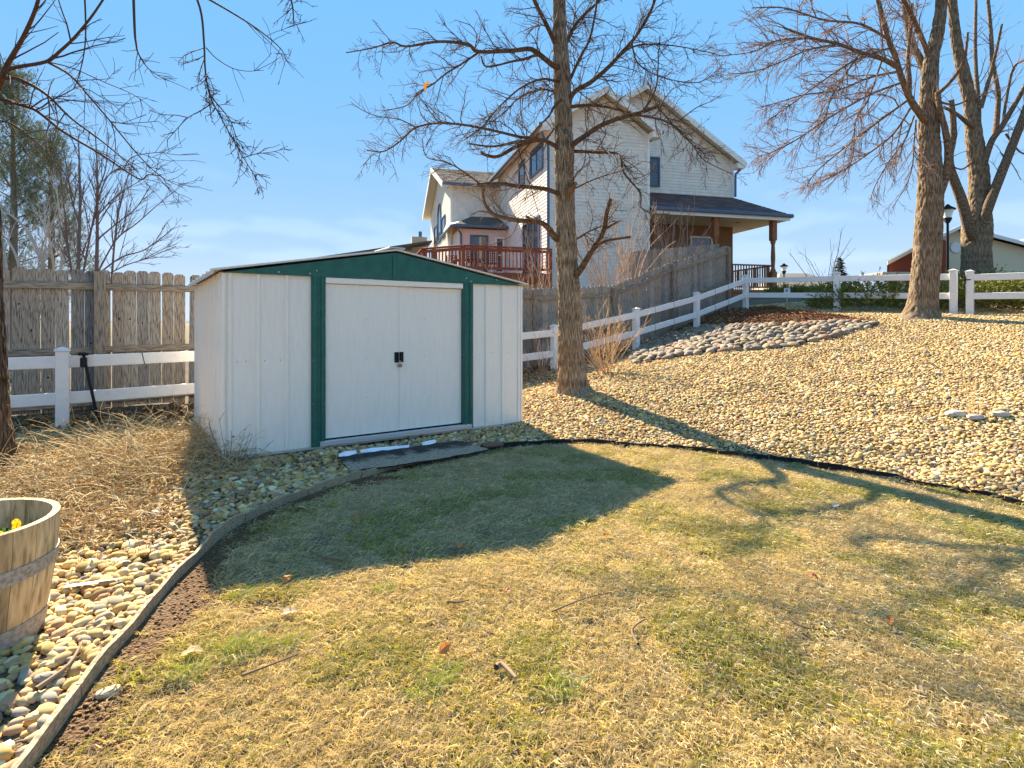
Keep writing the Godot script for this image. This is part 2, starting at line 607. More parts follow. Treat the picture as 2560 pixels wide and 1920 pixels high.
func build_gravel() -> void:
	var rng := RandomNumberGenerator.new()
	rng.seed = 21
	var shapes := []
	for k in 6:
		shapes.append(pebble(k + 1))
	var fine := noise_tex(0.02, [[0.0, grey(0.72)], [0.5, grey(0.95)], [1.0, grey(1.0)]], 5, 5)
	var spots := []
	var cell := 0.031
	var x := -7.0
	var size_patch := FastNoiseLite.new()
	size_patch.seed = 77
	size_patch.frequency = 0.35
	while x < 13.0:
		var z := 1.0
		while z < 17.0:
			var px := x + rng.randf_range(-0.5, 0.5) * cell
			var pz := z + rng.randf_range(-0.5, 0.5) * cell
			z += cell
			if not in_sight(px, pz):
				continue
			var sd := grid_at(sdf, px, pz)
			if sd > -0.018 or in_shed(px, pz, -0.06):
				continue
			var bf := behind_fence(px, pz)
			if px < 6.6 and bf > 0.25:
				continue
			# thinner under the fences, where leaves lie
			if px < 4.5 and bf > -0.75 and rng.randf() < 0.55:
				continue
			if in_poly(cobble_poly, px, pz) or in_poly(mulch_poly, px, pz):
				continue
			if pz > 11.0 and rng.randf() < 0.25:
				continue
			spots.append(Vector2(px, pz))
		x += cell
	spots.sort_custom(func(a, b): return a.y < b.y)
	var bed := Node3D.new()
	bed.name = "gravel_bed"
	add_child(bed)
	bed.set_meta("kind", "structure")
	bed.set_meta("label", "bed of tan river gravel round the lawn")
	var tones := []
	for c in STONE_COLOURS:
		tones.append(mat(c[0], c[1], c[2], 0.85, fine, Vector3(9, 9, 9)))
		tones[-1].metallic_specular = 0.15
	var xf := [[], [], [], [], [], []]
	var cc := [PackedColorArray(), PackedColorArray(), PackedColorArray(), PackedColorArray(), PackedColorArray(), PackedColorArray()]
	var own := 0
	for s in spots:
		var big := 1.0 + 0.35 * size_patch.get_noise_2d(s.x * 3.0, s.y * 3.0)
		var r := lerpf(0.0095, 0.0235, pow(rng.randf(), 1.3)) * big
		if rng.randf() < 0.05:
			r *= 1.5
		if s.x < -0.5:
			r = minf(r * 1.3, 0.034)
			if rng.randf() < 0.15:
				continue
		var t := Transform3D(stone_basis(rng, r), on_ground(s.x, s.y, r * rng.randf_range(0.15, 0.55)))
		var k := rng.randi() % 6
		if own < 300 and absf(s.x) < 0.915 * s.y + 0.02 and s.y > 1.55 and not (Vector2(s.x + 2.14, s.y - 2.15).length() < 0.25):
			own += 1
			var o := part("stone" if own == 1 else "stone_%03d" % (own - 1), shapes[k], tones[rng.randi() % tones.size()], bed)
			o.transform = t
			continue
		xf[k].append(t)
		cc[k].append(stone_colour(rng))
	var sm := vmat(0.85, fine, Vector3(9, 9, 9))
	sm.metallic_specular = 0.15
	for k in 6:
		scatter("gravel", shapes[k], sm, xf[k], cc[k], bed)
	# round cobbles on the bank
	var cob := Node3D.new()
	cob.name = "cobble_bed"
	add_child(cob)
	cob.set_meta("kind", "structure")
	cob.set_meta("label", "band of rounded cobbles on the bank below the mulch")
	var ctones := []
	for c in [[0.27, 0.215, 0.155], [0.34, 0.27, 0.19], [0.21, 0.175, 0.14], [0.30, 0.19, 0.13], [0.38, 0.31, 0.22], [0.24, 0.20, 0.165], [0.31, 0.235, 0.14]]:
		ctones.append(mat(c[0], c[1], c[2], 0.8, fine, Vector3(4, 4, 4)))
	var cshapes := []
	for k in 5:
		cshapes.append(pebble(k + 31, 9, 6))
	var got := []
	for tries in 9000:
		var cx := rng.randf_range(1.5, 7.5)
		var cz := rng.randf_range(9.0, 14.5)
		if not in_poly(cobble_poly, cx, cz):
			continue
		var ok := true
		for g in got:
			if absf(g.x - cx) < 0.13 and Vector2(g.x - cx, g.y - cz).length() < 0.118:
				ok = false
				break
		if ok:
			got.append(Vector2(cx, cz))
	got.sort_custom(func(a, b): return a.y < b.y)
	var rest := []
	for k in got.size():
		var r := rng.randf_range(0.065, 0.1)
		var t := Transform3D(stone_basis(rng, r), on_ground(got[k].x, got[k].y, r * 0.3))
		if k < 300:
			var o := part("stone" if k == 0 else "stone_%03d" % k, cshapes[rng.randi() % 5], ctones[rng.randi() % ctones.size()], cob)
			o.transform = t
		else:
			rest.append(t)
	if rest.size():
		scatter("cobbles", cshapes[0], ctones[0], rest, PackedColorArray(), cob)
	print("gravel ", spots.size(), " cobbles ", got.size())

func blade_tuft(seed_: int, blades: int, spread: float, tall: float, flat: float, green: float) -> ArrayMesh:
	var rng := RandomNumberGenerator.new()
	rng.seed = seed_
	var b := Buf.new()
	for k in blades:
		var a := rng.randf() * TAU
		var p := Vector3(cos(a), 0, sin(a)) * spread * sqrt(rng.randf())
		p.y = -0.003
		var h := tall * rng.randf_range(0.5, 1.2)
		var lean := rng.randf() * TAU
		var out := Vector3(cos(lean), 0, sin(lean))
		var low := rng.randf() * flat
		var up := Vector3.UP * maxf(1.0 - low, 0.06) + out * (0.25 + low)
		var w := rng.randf_range(0.0015, 0.0032)
		var side := up.cross(out.rotated(Vector3.UP, 1.2)).normalized() * w
		if rng.randf() < green:
			b.col = Color(0.40, 0.42, 0.11) * rng.randf_range(0.7, 1.2)
		else:
			var q := rng.randf()
			b.col = Color(0.70, 0.59, 0.35).lerp(Color(0.87, 0.79, 0.57), q) * rng.randf_range(0.5, 1.08)
		var m1 := p + up.normalized() * h * 0.5
		var tip := p + (up + out * 0.7 - Vector3.UP * 0.35 * low).normalized() * h
		if tip.y < 0.002:
			tip.y = 0.002
		b.quad(p - side, p + side, m1 + side * 0.8, m1 - side * 0.8)
		b.tri(m1 - side * 0.8, m1 + side * 0.8, tip)
	return b.mesh()

func build_grass() -> void:
	var rng := RandomNumberGenerator.new()
	rng.seed = 5
	var pg := FastNoiseLite.new()
	pg.seed = 9
	pg.frequency = 1.3
	pg.fractal_octaves = 3
	var pd := FastNoiseLite.new()
	pd.seed = 19
	pd.frequency = 2.2
	pd.fractal_octaves = 3
	var shapes := [blade_tuft(1, 30, 0.042, 0.056, 1.05, 0.05), blade_tuft(2, 30, 0.042, 0.05, 1.1, 0.12), blade_tuft(3, 28, 0.04, 0.055, 0.9, 0.22), blade_tuft(4, 28, 0.036, 0.055, 0.65, 0.55)]
	var xf := [[], [], [], []]
	var cc := [PackedColorArray(), PackedColorArray(), PackedColorArray(), PackedColorArray()]
	var x := -2.0
	var cell := 0.025
	while x < 4.8:
		var z := 1.0
		while z < 6.0:
			var px := x + rng.randf_range(-0.6, 0.6) * cell
			var pz := z + rng.randf_range(-0.6, 0.6) * cell
			z += cell
			if not in_sight(px, pz, 0.9):
				continue
			var sd := grid_at(sdf, px, pz)
			if sd < 0.012:
				continue
			var d := pd.get_noise_2d(px, pz)
			# bare soil strip inside the edging on the left and below the mat
			var bare := 0.0
			if px < -0.55:
				bare = (1.0 - smoothstep(0.1, 0.42, sd + d * 0.3)) * (1.0 - smoothstep(-0.9, -0.4, px) * 0.6)
			else:
				bare = 0.5 * (1.0 - smoothstep(0.02, 0.1, sd + d * 0.08))
			if rng.randf() < bare * 0.97:
				continue
			if rng.randf() < 0.08 + 0.8 * smoothstep(0.12, 0.5, d):
				continue
			var g := pg.get_noise_2d(px, pz) + rng.randf_range(-0.25, 0.25)
			var k := 0
			if g > 0.38:
				k = 3
			elif g > 0.16:
				k = 2
			elif g > -0.1:
				k = 1
			var s := rng.randf_range(0.75, 1.2) * (1.0 + 0.2 * d)
			xf[k].append(Transform3D(Basis(Vector3.UP, rng.randf() * TAU) * Basis.from_scale(Vector3(s, s * rng.randf_range(0.8, 1.2), s)), on_ground(px, pz)))
			var q := rng.randf_range(0.74, 1.24)
			cc[k].append(Color(q, q * rng.randf_range(0.93, 1.02), q * rng.randf_range(0.85, 1.0)))
		x += cell
	var gm := vmat(0.8)
	gm.backlight_enabled = true
	gm.backlight = lin(0.55, 0.45, 0.24)
	gm.metallic_specular = 0.2
	var grass := Node3D.new()
	grass.name = "grass"
	add_child(grass)
	tag(grass, "short dormant straw-coloured lawn grass with green blades coming through", "grass", "", "stuff")
	for k in 4:
		scatter("blades", shapes[k], gm, xf[k], cc[k], grass)
	print("grass ", xf[0].size() + xf[1].size() + xf[2].size() + xf[3].size())

# ------------------------------------------------------------------ environment
func build_light() -> void:
	var cam := Camera3D.new()
	cam.name = "camera"
	add_child(cam)
	cam.position = Vector3(0, EYE, 0)
	var near := 0.05
	cam.set_frustum(2.0 * near * 960.0 / FOCAL, Vector2(0, -near * (960.0 - HORIZON) / FOCAL), near, 1500.0)
	cam.current = true
	var env := Environment.new()
	env.background_mode = Environment.BG_SKY
	var sky := Sky.new()
	var sm := ProceduralSkyMaterial.new()
	sm.sky_top_color = Color8(123, 193, 254)
	sm.sky_horizon_color = Color8(226, 240, 252)
	sm.sky_curve = 0.11
	sm.ground_horizon_color = Color8(190, 185, 170)
	sm.ground_bottom_color = Color8(120, 110, 90)
	var wisp := FastNoiseLite.new()
	wisp.seed = 12
	wisp.frequency = 1.0
	wisp.fractal_octaves = 5
	var cover := Image.create_empty(1024, 512, false, Image.FORMAT_RGBA8)
	for j in 512:
		var up := (0.5 - (j + 0.5) / 512.0) * PI
		if up < 0.0 or up > 0.35:
			continue
		for k in 1024:
			var a := TAU * k / 1024.0
			var c := wisp.get_noise_3d(cos(a) * 3.2, sin(a) * 3.2, up * 16.0)
			var band := smoothstep(0.0, 0.05, up) * (1.0 - smoothstep(0.13, 0.3, up))
			cover.set_pixel(k, j, Color(1, 1, 1, clampf((c - 0.06) * 1.0, 0.0, 0.17) * band))
	sm.sky_cover = ImageTexture.create_from_image(cover)
	sm.sky_cover_modulate = Color(0.72, 0.72, 0.74)
	sky.sky_material = sm
	env.sky = sky
	env.tonemap_mode = Environment.TONE_MAPPER_LINEAR
	env.tonemap_exposure = 3.9
	env.background_energy_multiplier = 0.275
	env.sdfgi_enabled = true
	env.ssao_enabled = true
	env.ssil_enabled = true
	var we := WorldEnvironment.new()
	we.name = "environment"
	we.environment = env
	add_child(we)
	var sun := DirectionalLight3D.new()
	sun.name = "sun"
	add_child(sun)
	sun.basis = Basis.looking_at(Vector3(1.11, -1.68, 2.1).normalized())
	sun.light_energy = 1.6
	sun.light_color = Color(1.0, 0.94, 0.83)
	sun.light_angular_distance = 0.53
	sun.shadow_enabled = true
	sun.sky_mode = DirectionalLight3D.SKY_MODE_LIGHT_ONLY

# ------------------------------------------------------------------ shed
func ribbed(b: Buf, x0: float, x1: float, y0: float, y1: float, z: float, ribs: Array, half := 0.016, deep := 0.011) -> void:
	# a sheet in the plane z with raised ribs
	var prof := [Vector2(x0, 0)]
	for r in ribs:
		prof.append(Vector2(r - half, 0))
		prof.append(Vector2(r - half * 0.55, deep))
		prof.append(Vector2(r + half * 0.55, deep))
		prof.append(Vector2(r + half, 0))
	prof.append(Vector2(x1, 0))
	for k in prof.size() - 1:
		var a: Vector2 = prof[k]
		var c: Vector2 = prof[k + 1]
		if c.x - a.x < 1e-4:
			continue
		b.quad(Vector3(a.x, y0, z + a.y), Vector3(a.x, y1, z + a.y), Vector3(c.x, y1, z + c.y), Vector3(c.x, y0, z + c.y))

func build_shed() -> void:
	var white := mat(0.87, 0.81, 0.72, 0.42, noise_tex(0.012, [[0.0, grey(0.965)], [0.5, grey(0.99)], [1.0, grey(1.0)]], 14, 4), Vector3(3.5, 0.5, 3.5))
	white.roughness_texture = noise_tex(0.02, [[0.0, grey(0.75)], [1.0, grey(1.0)]], 15, 4)
	var green := mat(0.035, 0.15, 0.12, 0.32, noise_tex(0.01, [[0.0, grey(0.85)], [1.0, grey(1.0)]], 16, 4), Vector3(1.5, 1.5, 1.5))
	var metal := mat(0.62, 0.64, 0.66, 0.35)
	metal.metallic = 0.6
	var roofm := mat(0.66, 0.62, 0.56, 0.5)
	var dark := mat(0.015, 0.015, 0.016, 0.45)
	var screwm := mat(0.32, 0.32, 0.32, 0.4)
	screwm.metallic = 0.7
	var WD := 3.114
	var DP := 2.3
	var H := 1.575
	var AP := 1.845
	var t := thing("garden_shed", "white metal garden shed with green trim and low gable roof", "shed", Vector3(SHED_AT.x, 0.106, -SHED_AT.y), 0.6005)
	# walls
	var b := Buf.new()
	ribbed(b, 0.0, 0.735, 0.0, H, 0.0, [0.062, 0.285, 0.523], 0.021, 0.017)
	part("front_panel", b.mesh(), white, t).set_meta("label", "ribbed front panel between the shed's corner and the green post")
	b = Buf.new()
	ribbed(b, 2.45, WD, 0.0, H, 0.0, [2.628, 2.845, 3.068], 0.021, 0.017)
	part("front_panel", b.mesh(), white, t)
	b = Buf.new()
	var ribs := []
	for k in 13:
		ribs.append(0.09 + k * 0.177)
	ribbed(b, 0.0, DP, 0.0, H, 0.0, ribs, 0.022, 0.014)
	var side_mesh := b.mesh()
	var wl := part("side_wall", side_mesh, white, t)
	wl.transform = Transform3D(Basis(Vector3.UP, -PI / 2), Vector3(0, 0, -DP))
	wl = part("side_wall", side_mesh, white, t)
	wl.transform = Transform3D(Basis(Vector3.UP, PI / 2), Vector3(WD, 0, 0))
	b = Buf.new()
	ribbed(b, 0.0, WD, 0.0, H, 0.0, [0.4, 0.8, 1.2, 1.6, 2.0, 2.4, 2.8])
	b.tri(Vector3(0, H, 0), Vector3(WD / 2, AP, 0), Vector3(WD, H, 0))
	wl = part("rear_wall", b.mesh(), white, t)
	wl.transform = Transform3D(Basis(Vector3.UP, PI), Vector3(WD, 0, -DP))
	# corner trims
	for cx in [-0.004, WD - 0.028]:
		part("corner_trim", boxmesh(Vector3(0.032, H - 0.01, 0.03), 0.006, Vector3(cx + 0.016, H / 2, 0.004)), white, t)
	# seam where the corner trim meets the side wall
	# green posts beside the doors
	for px in [0.735, 2.326]:
		b = Buf.new()
		var w := 0.128 if px < 1.0 else 0.124
		ribbed(b, px, px + w, 0.0, H, 0.022, [px + 0.03, px + w - 0.03], 0.02, 0.014)
		b.box(Vector3(px + w / 2, H / 2, 0.008), Vector3(w, H, 0.026), 0.003)
		part("door_post", b.mesh(), green, t)
	# doors, set back between the posts
	for k in 2:
		var x0 := 0.863 if k == 0 else 1.602
		var x1 := 1.598 if k == 0 else 2.326
		b = Buf.new()
		b.box(Vector3((x0 + x1) / 2, 0.785, -0.012 - 0.012 * k), Vector3(x1 - x0, 1.45, 0.022), 0.004)
		var d := part("door", b.mesh(), white, t)
		for sy in [0.42, 0.8, 1.18]:
			var sc := part("screw", boxmesh(Vector3(0.008, 0.008, 0.004), 0.002), screwm, d)
			sc.position = Vector3(x0 + (0.4 if k == 0 else 0.28), sy, 0.002 - 0.012 * k)
		# handle plate
		var hp := Buf.new()
		var hx := 1.598 - 0.027 if k == 0 else 1.602 + 0.027
		hp.box(Vector3(hx, 0.797, 0.004 - 0.012 * k), Vector3(0.044, 0.105, 0.008), 0.003)
		hp.box(Vector3(hx + (0.012 if k == 0 else -0.012), 0.797, 0.014 - 0.012 * k), Vector3(0.013, 0.10, 0.016), 0.003)
		part("handle", hp.mesh(), dark, d)
	part("door_header", boxmesh(Vector3(1.463, 0.056, 0.03), 0.004, Vector3(1.5945, 1.54, 0.008)), white, t)
	part("door_track", boxmesh(Vector3(1.62, 0.05, 0.05), 0.004, Vector3(1.62, 0.022, 0.012)), metal, t)
	part("base_rail", boxmesh(Vector3(WD, 0.03, 0.03), 0.003, Vector3(WD / 2, -0.012, -0.016)), metal, t)
	# gable
	for k in 2:
		b = Buf.new()
		var m := WD / 2
		var poly: PackedVector3Array
		if k == 0:
			poly = PackedVector3Array([Vector3(0.0, H - 0.005, 0.016), Vector3(m - 0.001, H - 0.005, 0.016), Vector3(m - 0.001, AP, 0.016)])
		else:
			poly = PackedVector3Array([Vector3(m + 0.001, H - 0.005, 0.018), Vector3(WD, H - 0.005, 0.018), Vector3(m + 0.001, AP, 0.018)])
		b.solid(poly, Vector3(0, 0, 0.012))
		part("gable_panel", b.mesh(), green, t)
	b = Buf.new()
	b.box(Vector3(WD / 2 - 0.02, (H + AP) / 2 - 0.01, 0.036), Vector3(0.035, AP - H - 0.03, 0.006), 0.002)
	part("gable_seam", b.mesh(), green, t)
	for k in 6:
		var gx: float = [0.72, 0.78, 0.45, 2.36, 2.42, 2.75][k]
		var sc := part("screw", boxmesh(Vector3(0.011, 0.011, 0.005), 0.002), mat(0.7, 0.7, 0.7, 0.3), t)
		sc.position = Vector3(gx, H + (0.05 if k % 2 else 0.02), 0.033)
	for sx in [0.12, 0.19, 0.34, 0.47, 2.72, 2.92]:
		var sc := part("screw", boxmesh(Vector3(0.009, 0.009, 0.004), 0.002), screwm, t)
		sc.position = Vector3(sx, 0.81, 0.002)
	for px in [0.745, 0.855, 2.335, 2.442]:
		for sy in [0.03, 0.4, 0.8, 1.18]:
			var sc := part("screw", boxmesh(Vector3(0.009, 0.009, 0.004), 0.002), screwm, t)
			sc.position = Vector3(px, sy, 0.0235)
	# roof sheets
	var slope := (AP - H) / (WD / 2)
	var over := 0.065
	for k in 2:
		b = Buf.new()
		var sgn := -1.0 if k == 0 else 1.0
		var ridge := Vector3(WD / 2, AP + 0.022, 0)
		var eave := Vector3(WD / 2 + sgn * (WD / 2 + over), AP + 0.022 - slope * (WD / 2 + over), 0)
		b.solid(PackedVector3Array([ridge + Vector3(0, 0, 0.045), eave + Vector3(0, 0, 0.045), eave + Vector3(0, 0, -DP - 0.06), ridge + Vector3(0, 0, -DP - 0.06)]), Vector3(0, 0.012, 0))
		# turned down lip along the eave and the rake
		b.solid(PackedVector3Array([eave + Vector3(0, 0.002, 0.045), eave + Vector3(0, 0.002, -DP - 0.06), eave + Vector3(0, -0.03, -DP - 0.06), eave + Vector3(0, -0.03, 0.045)]), Vector3(sgn * 0.006, 0, 0))
		for r in 7:
			var z := -0.15 - r * 0.33
			b.solid(PackedVector3Array([ridge + Vector3(0, 0.012, z), eave + Vector3(0, 0.012, z), eave + Vector3(0, 0.012, z - 0.05), ridge + Vector3(0, 0.012, z - 0.05)]), Vector3(0, 0.016, 0))
		part("roof_sheet", b.mesh(), roofm, t)
		b = Buf.new()
		b.solid(PackedVector3Array([ridge + Vector3(0, -0.004, 0.0455), eave + Vector3(0, -0.004, 0.0455), eave + Vector3(0, 0.0125, 0.0455), ridge + Vector3(0, 0.0125, 0.0455)]), Vector3(0, 0, 0.006))
		part("rake_trim", b.mesh(), roofm, t)
	part("ridge_cap", boxmesh(Vector3(0.17, 0.016, DP + 0.12), 0.005, Vector3(WD / 2, AP + 0.044, -DP / 2)), mat(0.52, 0.48, 0.46, 0.5), t)
	# wooden sill frame in shadow under the walls
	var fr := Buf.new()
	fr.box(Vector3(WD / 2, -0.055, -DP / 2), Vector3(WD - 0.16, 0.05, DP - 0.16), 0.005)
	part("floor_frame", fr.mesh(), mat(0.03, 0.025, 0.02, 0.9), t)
	# padlock
	var pl := thing("padlock", "small brass-grey padlock hanging from the shed's black door handles", "padlock", t.transform * Vector3(1.602, 0.715, 0.02), 0.6)
	part("lock_body", boxmesh(Vector3(0.04, 0.036, 0.018), 0.004), mat(0.25, 0.22, 0.17, 0.4), pl)
	var sh := Buf.new()
	var pts := PackedVector3Array()
	var rr := PackedFloat32Array()
	for k in 9:
		var a := PI * k / 8
		pts.append(Vector3(cos(a) * 0.013, 0.018 + sin(a) * 0.03, 0))
		rr.append(0.003)
	sh.tube(pts, rr, 6)
	part("shackle", sh.mesh(), metal, pl)
	# bricks that carry the shed
	var brickm := mat(0.30, 0.11, 0.065, 0.9, noise_tex(0.03, [[0.0, grey(0.6)], [1.0, grey(1.0)]], 18, 4), Vector3(5, 5, 5))
	var bl := ["red brick under the shed's front sill beside the mat's snow", "red brick under the shed's front sill behind the black mat", "red brick under the shed's front corner nearest the tree"]
	var k2 := 0
	for bx in [[1.18, 0.22], [2.14, 0.12], [2.98, 0.2]]:
		var p := t.transform * Vector3(bx[0], 0, -0.06)
		var br := single("brick", boxmesh(Vector3(bx[1], 0.062, 0.1), 0.006), brickm, bl[k2], "brick", "bricks under the shed")
		br.transform = Transform3D(Basis(Vector3.UP, 0.6 + 0.05 * k2), Vector3(p.x, 0.049, p.z))
		k2 += 1

func build_mat() -> void:
	var m := mat(0.055, 0.055, 0.057, 0.9, noise_tex(0.02, [[0.0, Color(0.55, 0.53, 0.5)], [0.5, Color(0.8, 0.79, 0.77)], [1.0, Color(1, 0.99, 0.96)]], 24, 5), Vector3(3, 3, 3))
	var dusty := FastNoiseLite.new()
	dusty.seed = 3
	dusty.frequency = 2.0
	var b := Buf.new()
	var TL := Vector3(-1.52, 0.085, -4.86)
	var TR := Vector3(-0.547, 0.085, -5.56)
	var BR := Vector3(-0.22, 0.062, -5.27)
	var BL := Vector3(-1.30, 0.062, -4.50)
	var nu := 26
	var nv := 12
	for j in nv + 1:
		for k in nu + 1:
			var u := float(k) / nu
			var v := float(j) / nv
			var p := TL.lerp(TR, u).lerp(BL.lerp(BR, u), v)
			p += Vector3(0.05, 0, 0.06) * sin(u * PI) * v * 0.7
			p.y += 0.035 * exp(-pow((v - 0.3) / 0.16, 2)) * (0.7 + 0.4 * sin(u * 5.0)) + 0.012 * dusty.get_noise_2d(u * 3.0, v * 1.4)
			b.v.append(p)
			b.n.append(Vector3.UP)
			# grey dried mud on the lower half of the sheet
			var mud := smoothstep(0.42, 0.6, v + 0.2 * dusty.get_noise_2d(u * 4.0 + 7.0, v * 4.0))
			b.c.append(Color(0.075, 0.07, 0.064).lerp(Color(0.48, 0.41, 0.32), mud))
	for j in nv:
		for k in nu:
			var a := j * (nu + 1) + k
			b.i.append_array(PackedInt32Array([a, a + 1, a + nu + 2, a, a + nu + 2, a + nu + 1]))
	for j in nv + 1:
		for k in nu + 1:
			var dx := b.v[j * (nu + 1) + mini(k + 1, nu)] - b.v[j * (nu + 1) + maxi(k - 1, 0)]
			var dz := b.v[mini(j + 1, nv) * (nu + 1) + k] - b.v[maxi(j - 1, 0) * (nu + 1) + k]
			var nn := dx.cross(dz).normalized()
			b.n[j * (nu + 1) + k] = nn if nn.y > 0 else -nn
	# thickness: a skirt round the rim
	var rim := []
	for k in nu: rim.append(k)
	for j in nv: rim.append(j * (nu + 1) + nu)
	for k in nu: rim.append(nv * (nu + 1) + nu - k)
	for j in nv: rim.append((nv - j) * (nu + 1))
	b.col = Color(0.06, 0.055, 0.05)
	for k in rim.size():
		var a: Vector3 = b.v[rim[k]]
		var c: Vector3 = b.v[rim[(k + 1) % rim.size()]]
		b.quad(a, c, c - Vector3(0, 0.012, 0), a - Vector3(0, 0.012, 0))
	m.albedo_color = Color(1, 1, 1)
	m.vertex_color_use_as_albedo = true
	single("rubber_mat", b.mesh(), m, "muddy black sheet mat lying on gravel in front of the shed doors", "mat")
	# snow left along the upper edge of the mat
	var snow := mat(0.86, 0.88, 0.92, 0.6)
	snow.subsurf_scatter_enabled = true
	snow.subsurf_scatter_strength = 0.2
	var rng := RandomNumberGenerator.new()
	rng.seed = 8
	for s in [[0.0, 0.13, "white snow remnant at the mat's corner nearest the dry grass"], [0.16, 0.55, "long thin strip of snow along the upper edge of the mat"], [0.66, 0.78, "short sliver of snow on the mat's far upper edge"]]:
		var sb := Buf.new()
		var n := 14
		var left := PackedVector3Array()
		var right := PackedVector3Array()
		var mid := PackedVector3Array()
		for k in n + 1:
			var f := float(k) / n
			var u: float = lerpf(s[0], s[1], f)
			var c := TL.lerp(TR, u) + Vector3(0.03, 0.026 + 0.008 * sin(u * 9.0), 0.045)
			var w := 0.028 * sin(PI * clampf(f, 0.04, 0.96)) * rng.randf_range(0.6, 1.15) + 0.006
			var d := Vector3(0.56, 0, 0.83)
			left.append(c - d * w - Vector3(0, 0.012, 0))
			right.append(c + d * w - Vector3(0, 0.012, 0))
			mid.append(c + Vector3(0, 0.012 + w * 0.25, 0))
		for k in n:
			sb.quad(left[k], mid[k], mid[k + 1], left[k + 1])
			sb.quad(mid[k], right[k], right[k + 1], mid[k + 1])
		single("snow_patch", sb.mesh(), snow, s[2], "snow", "snow left on the mat")

func build_edging() -> void:
	var old := noise_tex(0.02, [[0.0, grey(0.5)], [0.5, grey(0.85)], [1.0, grey(1.0)]], 27, 5)
	var wood := [mat(0.50, 0.39, 0.25, 0.85, old, Vector3(3, 9, 3), 0.3), mat(0.44, 0.35, 0.24, 0.85, old, Vector3(3, 9, 3), 0.3), mat(0.54, 0.42, 0.27, 0.85, old, Vector3(3, 9, 3), 0.3)]
	var black := mat(0.028, 0.027, 0.026, 0.6, old, Vector3(3, 3, 3))
	var t := thing("lawn_edging", "low weathered board edging curving round the lawn", "edging")
	var k := 18
	var rng := RandomNumberGenerator.new()
	rng.seed = 61
	while k < edge.size() - 12:
		var last := mini(k + rng.randi_range(5, 8), edge.size() - 12)
		var mid := edge[(k + last) / 2]
		var dark := mid.x > -0.2
		var b := Buf.new()
		var tall := 0.062 + rng.randf_range(-0.008, 0.012)
		if dark:
			tall -= 0.012
		var rings := []
		for j in range(k, last + 1):
			var p := edge[j]
			var d := (edge[mini(j + 1, edge.size() - 1)] - edge[j - 1]).normalized()
			var nrm := Vector2(d.y, -d.x) * (0.009 if not dark else 0.006)
			if j == k: p += d * 0.004
			if j == last: p -= d * 0.004
			var tilt := nrm.normalized() * 0.006 * sin(j * 0.9)
			var y := tall + 0.005 * sin(j * 1.7)
			rings.append([Vector3(p.x - nrm.x, -0.06, -(p.y - nrm.y)), Vector3(p.x - nrm.x + tilt.x, y, -(p.y - nrm.y + tilt.y)), Vector3(p.x + nrm.x + tilt.x, y, -(p.y + nrm.y + tilt.y)), Vector3(p.x + nrm.x, -0.06, -(p.y + nrm.y))])
		for j in rings.size() - 1:
			for s in 4:
				b.quad(rings[j][s], rings[j + 1][s], rings[j + 1][(s + 1) % 4], rings[j][(s + 1) % 4])
		b.quad(rings[0][0], rings[0][1], rings[0][2], rings[0][3])
		var e: Array = rings[rings.size() - 1]
		b.quad(e[0], e[1], e[2], e[3])
		var o := part("board", b.mesh(), black if dark else wood[rng.randi() % 3], t)
		if dark:
			o.set_meta("label", "black strip of edging")
		k = last

# ------------------------------------------------------------------ fences
func picket(w: float, h: float, th: float, ear: float) -> ArrayMesh:
	var b := Buf.new()
	b.solid(PackedVector3Array([Vector3(-w / 2, 0, 0), Vector3(-w / 2, h - ear, 0), Vector3(-w / 2 + ear, h, 0), Vector3(w / 2 - ear, h, 0), Vector3(w / 2, h - ear, 0), Vector3(w / 2, 0, 0)]), Vector3(0, 0, -th))
	return b.mesh()

func wood_tones() -> Array:
	var grain := noise_tex(0.012, [[0.0, grey(0.42)], [0.35, grey(0.78)], [0.6, grey(0.94)], [1.0, grey(1.0)]], 41, 5)
	var out := []
	for c in [[0.44, 0.375, 0.305], [0.36, 0.315, 0.27], [0.49, 0.42, 0.335], [0.40, 0.355, 0.305], [0.43, 0.35, 0.27], [0.31, 0.275, 0.24]]:
		var m := mat(c[0], c[1], c[2], 0.9, grain, Vector3(9, 0.9, 9), 0.35)
		m.uv1_offset = Vector3(out.size() * 0.37, out.size() * 0.21, 0.5)
		out.append(m)
	return out

func fence_top(s: float) -> float:
	# top of the board fence along its run, from left to right
	var k := [[-3.0, 1.90], [0.0, 1.93], [3.2, 1.97], [8.0, 1.98], [10.8, 2.14], [13.1, 2.85], [15.7, 3.50], [18.0, 4.1]]
	for j in k.size() - 1:
		if s <= k[j + 1][0]:
			return lerpf(k[j][1], k[j + 1][1], (s - k[j][0]) / (k[j + 1][0] - k[j][0]))
	return 3.5

